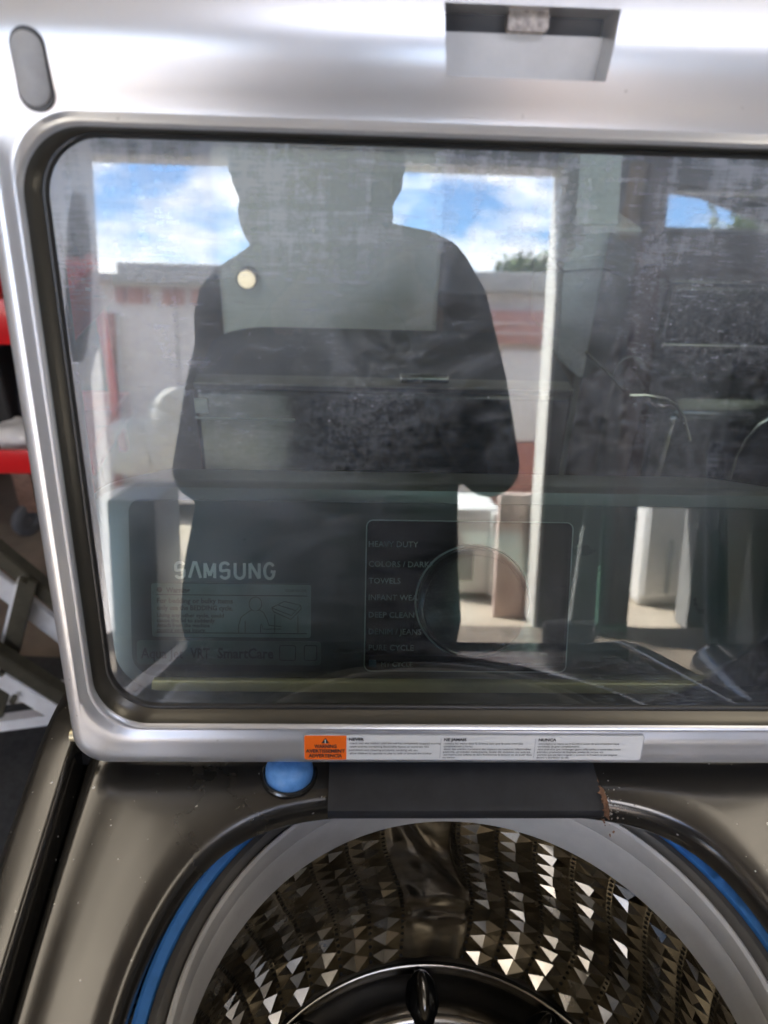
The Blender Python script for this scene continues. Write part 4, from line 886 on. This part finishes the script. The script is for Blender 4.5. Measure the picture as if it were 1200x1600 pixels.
# neighbouring machine to the right
NB = empty('neighbour_washer', (.80, .15, 0), 'dark glossy machine standing right of the washer, mirrored low in the glass', 'washing machine')
zn = mir(1080, 992, -.17)[2]; xn = mir(1068, 995, -.17)[0]
box('cabinet', xn, xn + .66, -.17, .50, .03, zn, M_glossb, NB, .04, 6); box('console', xn + .02, xn + .64, .50, .60, .6, zn + .12, M_glossb, NB, .02)
for x in (xn + .06, xn + .60):
    for y in (-.1, .44): tube('foot', [(x, y, 0), (x, y, .035)], .02, M_black, NB, 10)

# ------------------------------------------------------------------ the photographer, and the phone held at the camera
def person():
    bm = bmesh.new()
    def ell(c, r, rot=None, seg=20):
        b = bmesh.new(); bmesh.ops.create_uvsphere(b, u_segments=seg, v_segments=seg // 2 + 2, radius=1)
        M = Matrix.Translation(c) @ (rot if rot else Matrix.Identity(4)) @ Matrix.Diagonal((*r, 1)); b.transform(M)
        me = bpy.data.meshes.new('t'); b.to_mesh(me); b.free(); bm.from_mesh(me); bpy.data.meshes.remove(me)
    def limb(pts, rs, n=12):
        pts = [Vector(p) for p in pts]
        for i in range(len(pts) - 1):
            k = max(2, int((pts[i + 1] - pts[i]).length / (min(rs[i], rs[i + 1]) * .35)) + 1)
            for j in range(k + 1):
                t = j / k; r = rs[i] + (rs[i + 1] - rs[i]) * t; p_ = pts[i].lerp(pts[i + 1], t); ell(p_, (r, r, r), None, n)
    Y = -.36
    def W(px, py, y=Y): return Vector(mir(px, py, y))
    # torso sections: (photo row, left px, right px, front-back radius)
    secs = [(350, 455, 612, .06), (362, 425, 680, .065), (378, 403, 712, .075), (400, 378, 730, .085), (425, 340, 744, .095), (455, 314, 752, .105), (500, 304, 762, .115), (560, 308, 750, .125), (640, 318, 722, .13), (720, 322, 715, .135), (800, 305, 715, .14), (880, 290, 715, .145), (960, 285, 720, .145)]
    prev = None; n = 40; rows = []
    for py, l, r, d in secs:
        a, b = W(l, py), W(r, py); rows.append(((a.x + b.x) / 2, Y, (a.z + b.z) / 2, (b.x - a.x) / 2, d))
    hip = rows[-1]; rows.append((hip[0], Y - .02, .80, hip[3] * .97, .14)); rows.append((hip[0], Y - .03, .70, hip[3] * .8, .10))
    tb = bmesh.new()
    for x, y, z, rx, ry in rows:
        ring = [tb.verts.new((x + rx * math.copysign(abs(math.cos(t)) ** .8, math.cos(t)), y + ry * math.copysign(abs(math.sin(t)) ** .9, math.sin(t)), z)) for t in [2 * math.pi * i / n for i in range(n)]]
        if prev:
            for i in range(n): tb.faces.new((prev[i], prev[(i + 1) % n], ring[(i + 1) % n], ring[i]))
        else: tb.faces.new(ring)
        prev = ring
    tb.faces.new(prev); bmesh.ops.recalc_face_normals(tb, faces=tb.faces); me = bpy.data.meshes.new('t'); tb.to_mesh(me); tb.free(); bm.from_mesh(me); bpy.data.meshes.remove(me)
    # arms: shoulder, elbow, wrist
    shl, shr = W(372, 500), W(705, 480); ell_ = W(318, 735, -.33); elr = W(764, 728, -.31)
    wl, wr = Vector((-.085, -.075, 1.375)), Vector((.085, -.075, 1.375))
    limb([shl, shl.lerp(ell_, .5), ell_], [.060, .060, .052]); limb([ell_, ell_.lerp(wl, .35), wl], [.050, .050, .029])
    limb([shr, shr.lerp(elr, .5), elr], [.062, .062, .052]); limb([elr, elr.lerp(wr, .35), wr], [.050, .050, .029])
    # neck and head
    hc = W(495, 296, -.22); nk = W(503, 385, -.30)
    limb([nk, Vector((hc.x, hc.y - .035, hc.z - .07))], [.094, .092], 14)
    ell(hc + Vector((0, -.005, .045)), (.092, .100, .110)); ell(hc + Vector((0, .015, -.035)), (.108, .084, .082)); ell(hc + Vector((0, .06, -.085)), (.035, .03, .026))
    limb([hc + Vector((0, .092, .03)), hc + Vector((0, .118, -.02))], [.010, .015], 8)
    ell(hc + Vector((0, .090, -.058)), (.026, .012, .010))
    for s in (-1, 1): ell(hc + Vector((s * .094, -.01, .01)), (.010, .022, .032)); ell(hc + Vector((s * .032, .087, .035)), (.016, .010, .010))
    # legs
    for s in (-1, 1):
        hp = Vector((hip[0] + s * .095, Y - .02, .80)); kn = Vector((hip[0] + s * .11, Y - .01, .46)); an = Vector((hip[0] + s * .12, Y - .04, .09))
        limb([hp, kn, an], [.088, .062, .042]); limb([an + Vector((0, -.03, -.05)), an + Vector((0, .14, -.055))], [.038, .033])
    # hands: palm, four fingers over the phone edge, thumb on the near side
    ph_c = Vector(CAM) + Vector(dn) * .055 - Vector(fwd) * .014
    for s in (-1, 1):
        pal = ph_c + rt * (s * .052) + dn * .055 - fwd * .012; wrist = wl if s < 0 else wr
        limb([wrist, pal], [.028, .026], 10)
        for k in range(4):
            b0 = pal + dn * (-.034 + .019 * k) + rt * (s * .004); ln = (.026, .029, .027, .021)[k]
            limb([b0, b0 + fwd * .020 + rt * (s * .006), b0 + fwd * .030 - rt * (s * ln)], [.0095, .0088, .0078], 8)
        t0 = pal + dn * .004 - fwd * .012
        limb([t0, t0 - dn * .028 - fwd * .008 - rt * (s * .012), t0 - dn * .050 - fwd * .002 - rt * (s * .026)], [.013, .011, .009], 8)
    me = bpy.data.meshes.new('person'); bm.to_mesh(me); bm.free()
    o = bpy.data.objects.new('tmp_person', me); COL.objects.link(o)
    rm = o.modifiers.new('r', 'REMESH'); rm.mode = 'VOXEL'; rm.voxel_size = .0075
    sm = o.modifiers.new('s', 'SMOOTH'); sm.factor = .5; sm.iterations = 2
    bpy.context.view_layer.update(); nm = evalmesh(o); bpy.data.objects.remove(o)
    nm.materials.clear()
    for m in (mat('dark_shirt', (.020, .024, .028), .85, 0, .15, 20, .2, 80), M_skin, mat('dark_trousers', (.025, .028, .035), .85, 0, .2, 20), mat('shoe', (.03, .03, .03), .6)): nm.materials.append(m)
    for p_ in nm.polygons:
        p_.use_smooth = True; c = p_.center
        if c.z < .10: p_.material_index = 3
        elif c.z < .86 and c.y < -.2: p_.material_index = 2
        elif (c.y > -.06 and c.z > 1.30) or c.z > nk.z + .035: p_.material_index = 1
    b = bpy.data.objects.new('person', nm); COL.objects.link(b)
    tag(b, 'person in a dark shirt holding up a phone, mirrored in the lid glass', 'person')
    # hair cap
    hb = bmesh.new(); bmesh.ops.create_uvsphere(hb, u_segments=32, v_segments=20, radius=1)
    bmesh.ops.delete(hb, geom=[v for v in hb.verts if (v.co.y > .35 and v.co.z < .45) or v.co.z < -.55], context='VERTS')
    for v in hb.verts: v.co *= 1 + .03 * math.sin(v.co.x * 21) * math.sin(v.co.y * 17 + v.co.z * 13)
    hb.transform(Matrix.Translation(hc + Vector((0, -.012, .045))) @ Matrix.Diagonal((.122, .114, .126, 1)))
    from_bm('hair', hb, M_hair, b, True, 180)
    return ph_c
ph_c = person()
PHN = empty('phone', tuple(ph_c), 'black phone held upright in both hands by the person, mirrored', 'phone')
rotp = Matrix((rt, -dn, -fwd)).transposed()
def pbox(name, c, dims, m, bev):
    bm = bmesh.new(); bmesh.ops.create_cube(bm, size=1)
    for v in bm.verts: v.co = Vector((v.co.x * dims[0], v.co.y * dims[1], v.co.z * dims[2]))
    bmesh.ops.bevel(bm, geom=bm.edges[:], offset=bev, segments=3, affect='EDGES'); bm.transform(Matrix.Translation(c) @ rotp.to_4x4()); return from_bm(name, bm, m, PHN, True, 50)
pbox('case', ph_c, (.076, .160, .009), M_black, .0035)
for k in range(3):
    c = ph_c - Vector(dn) * .055 + rt * (0 if k == 0 else .0) + Vector(dn) * (.022 * k) + Vector(fwd) * .0045
    tube('lens', [c - Vector(fwd) * .001, c + Vector(fwd) * .0022], .0075, M_glossb, PHN, 20)
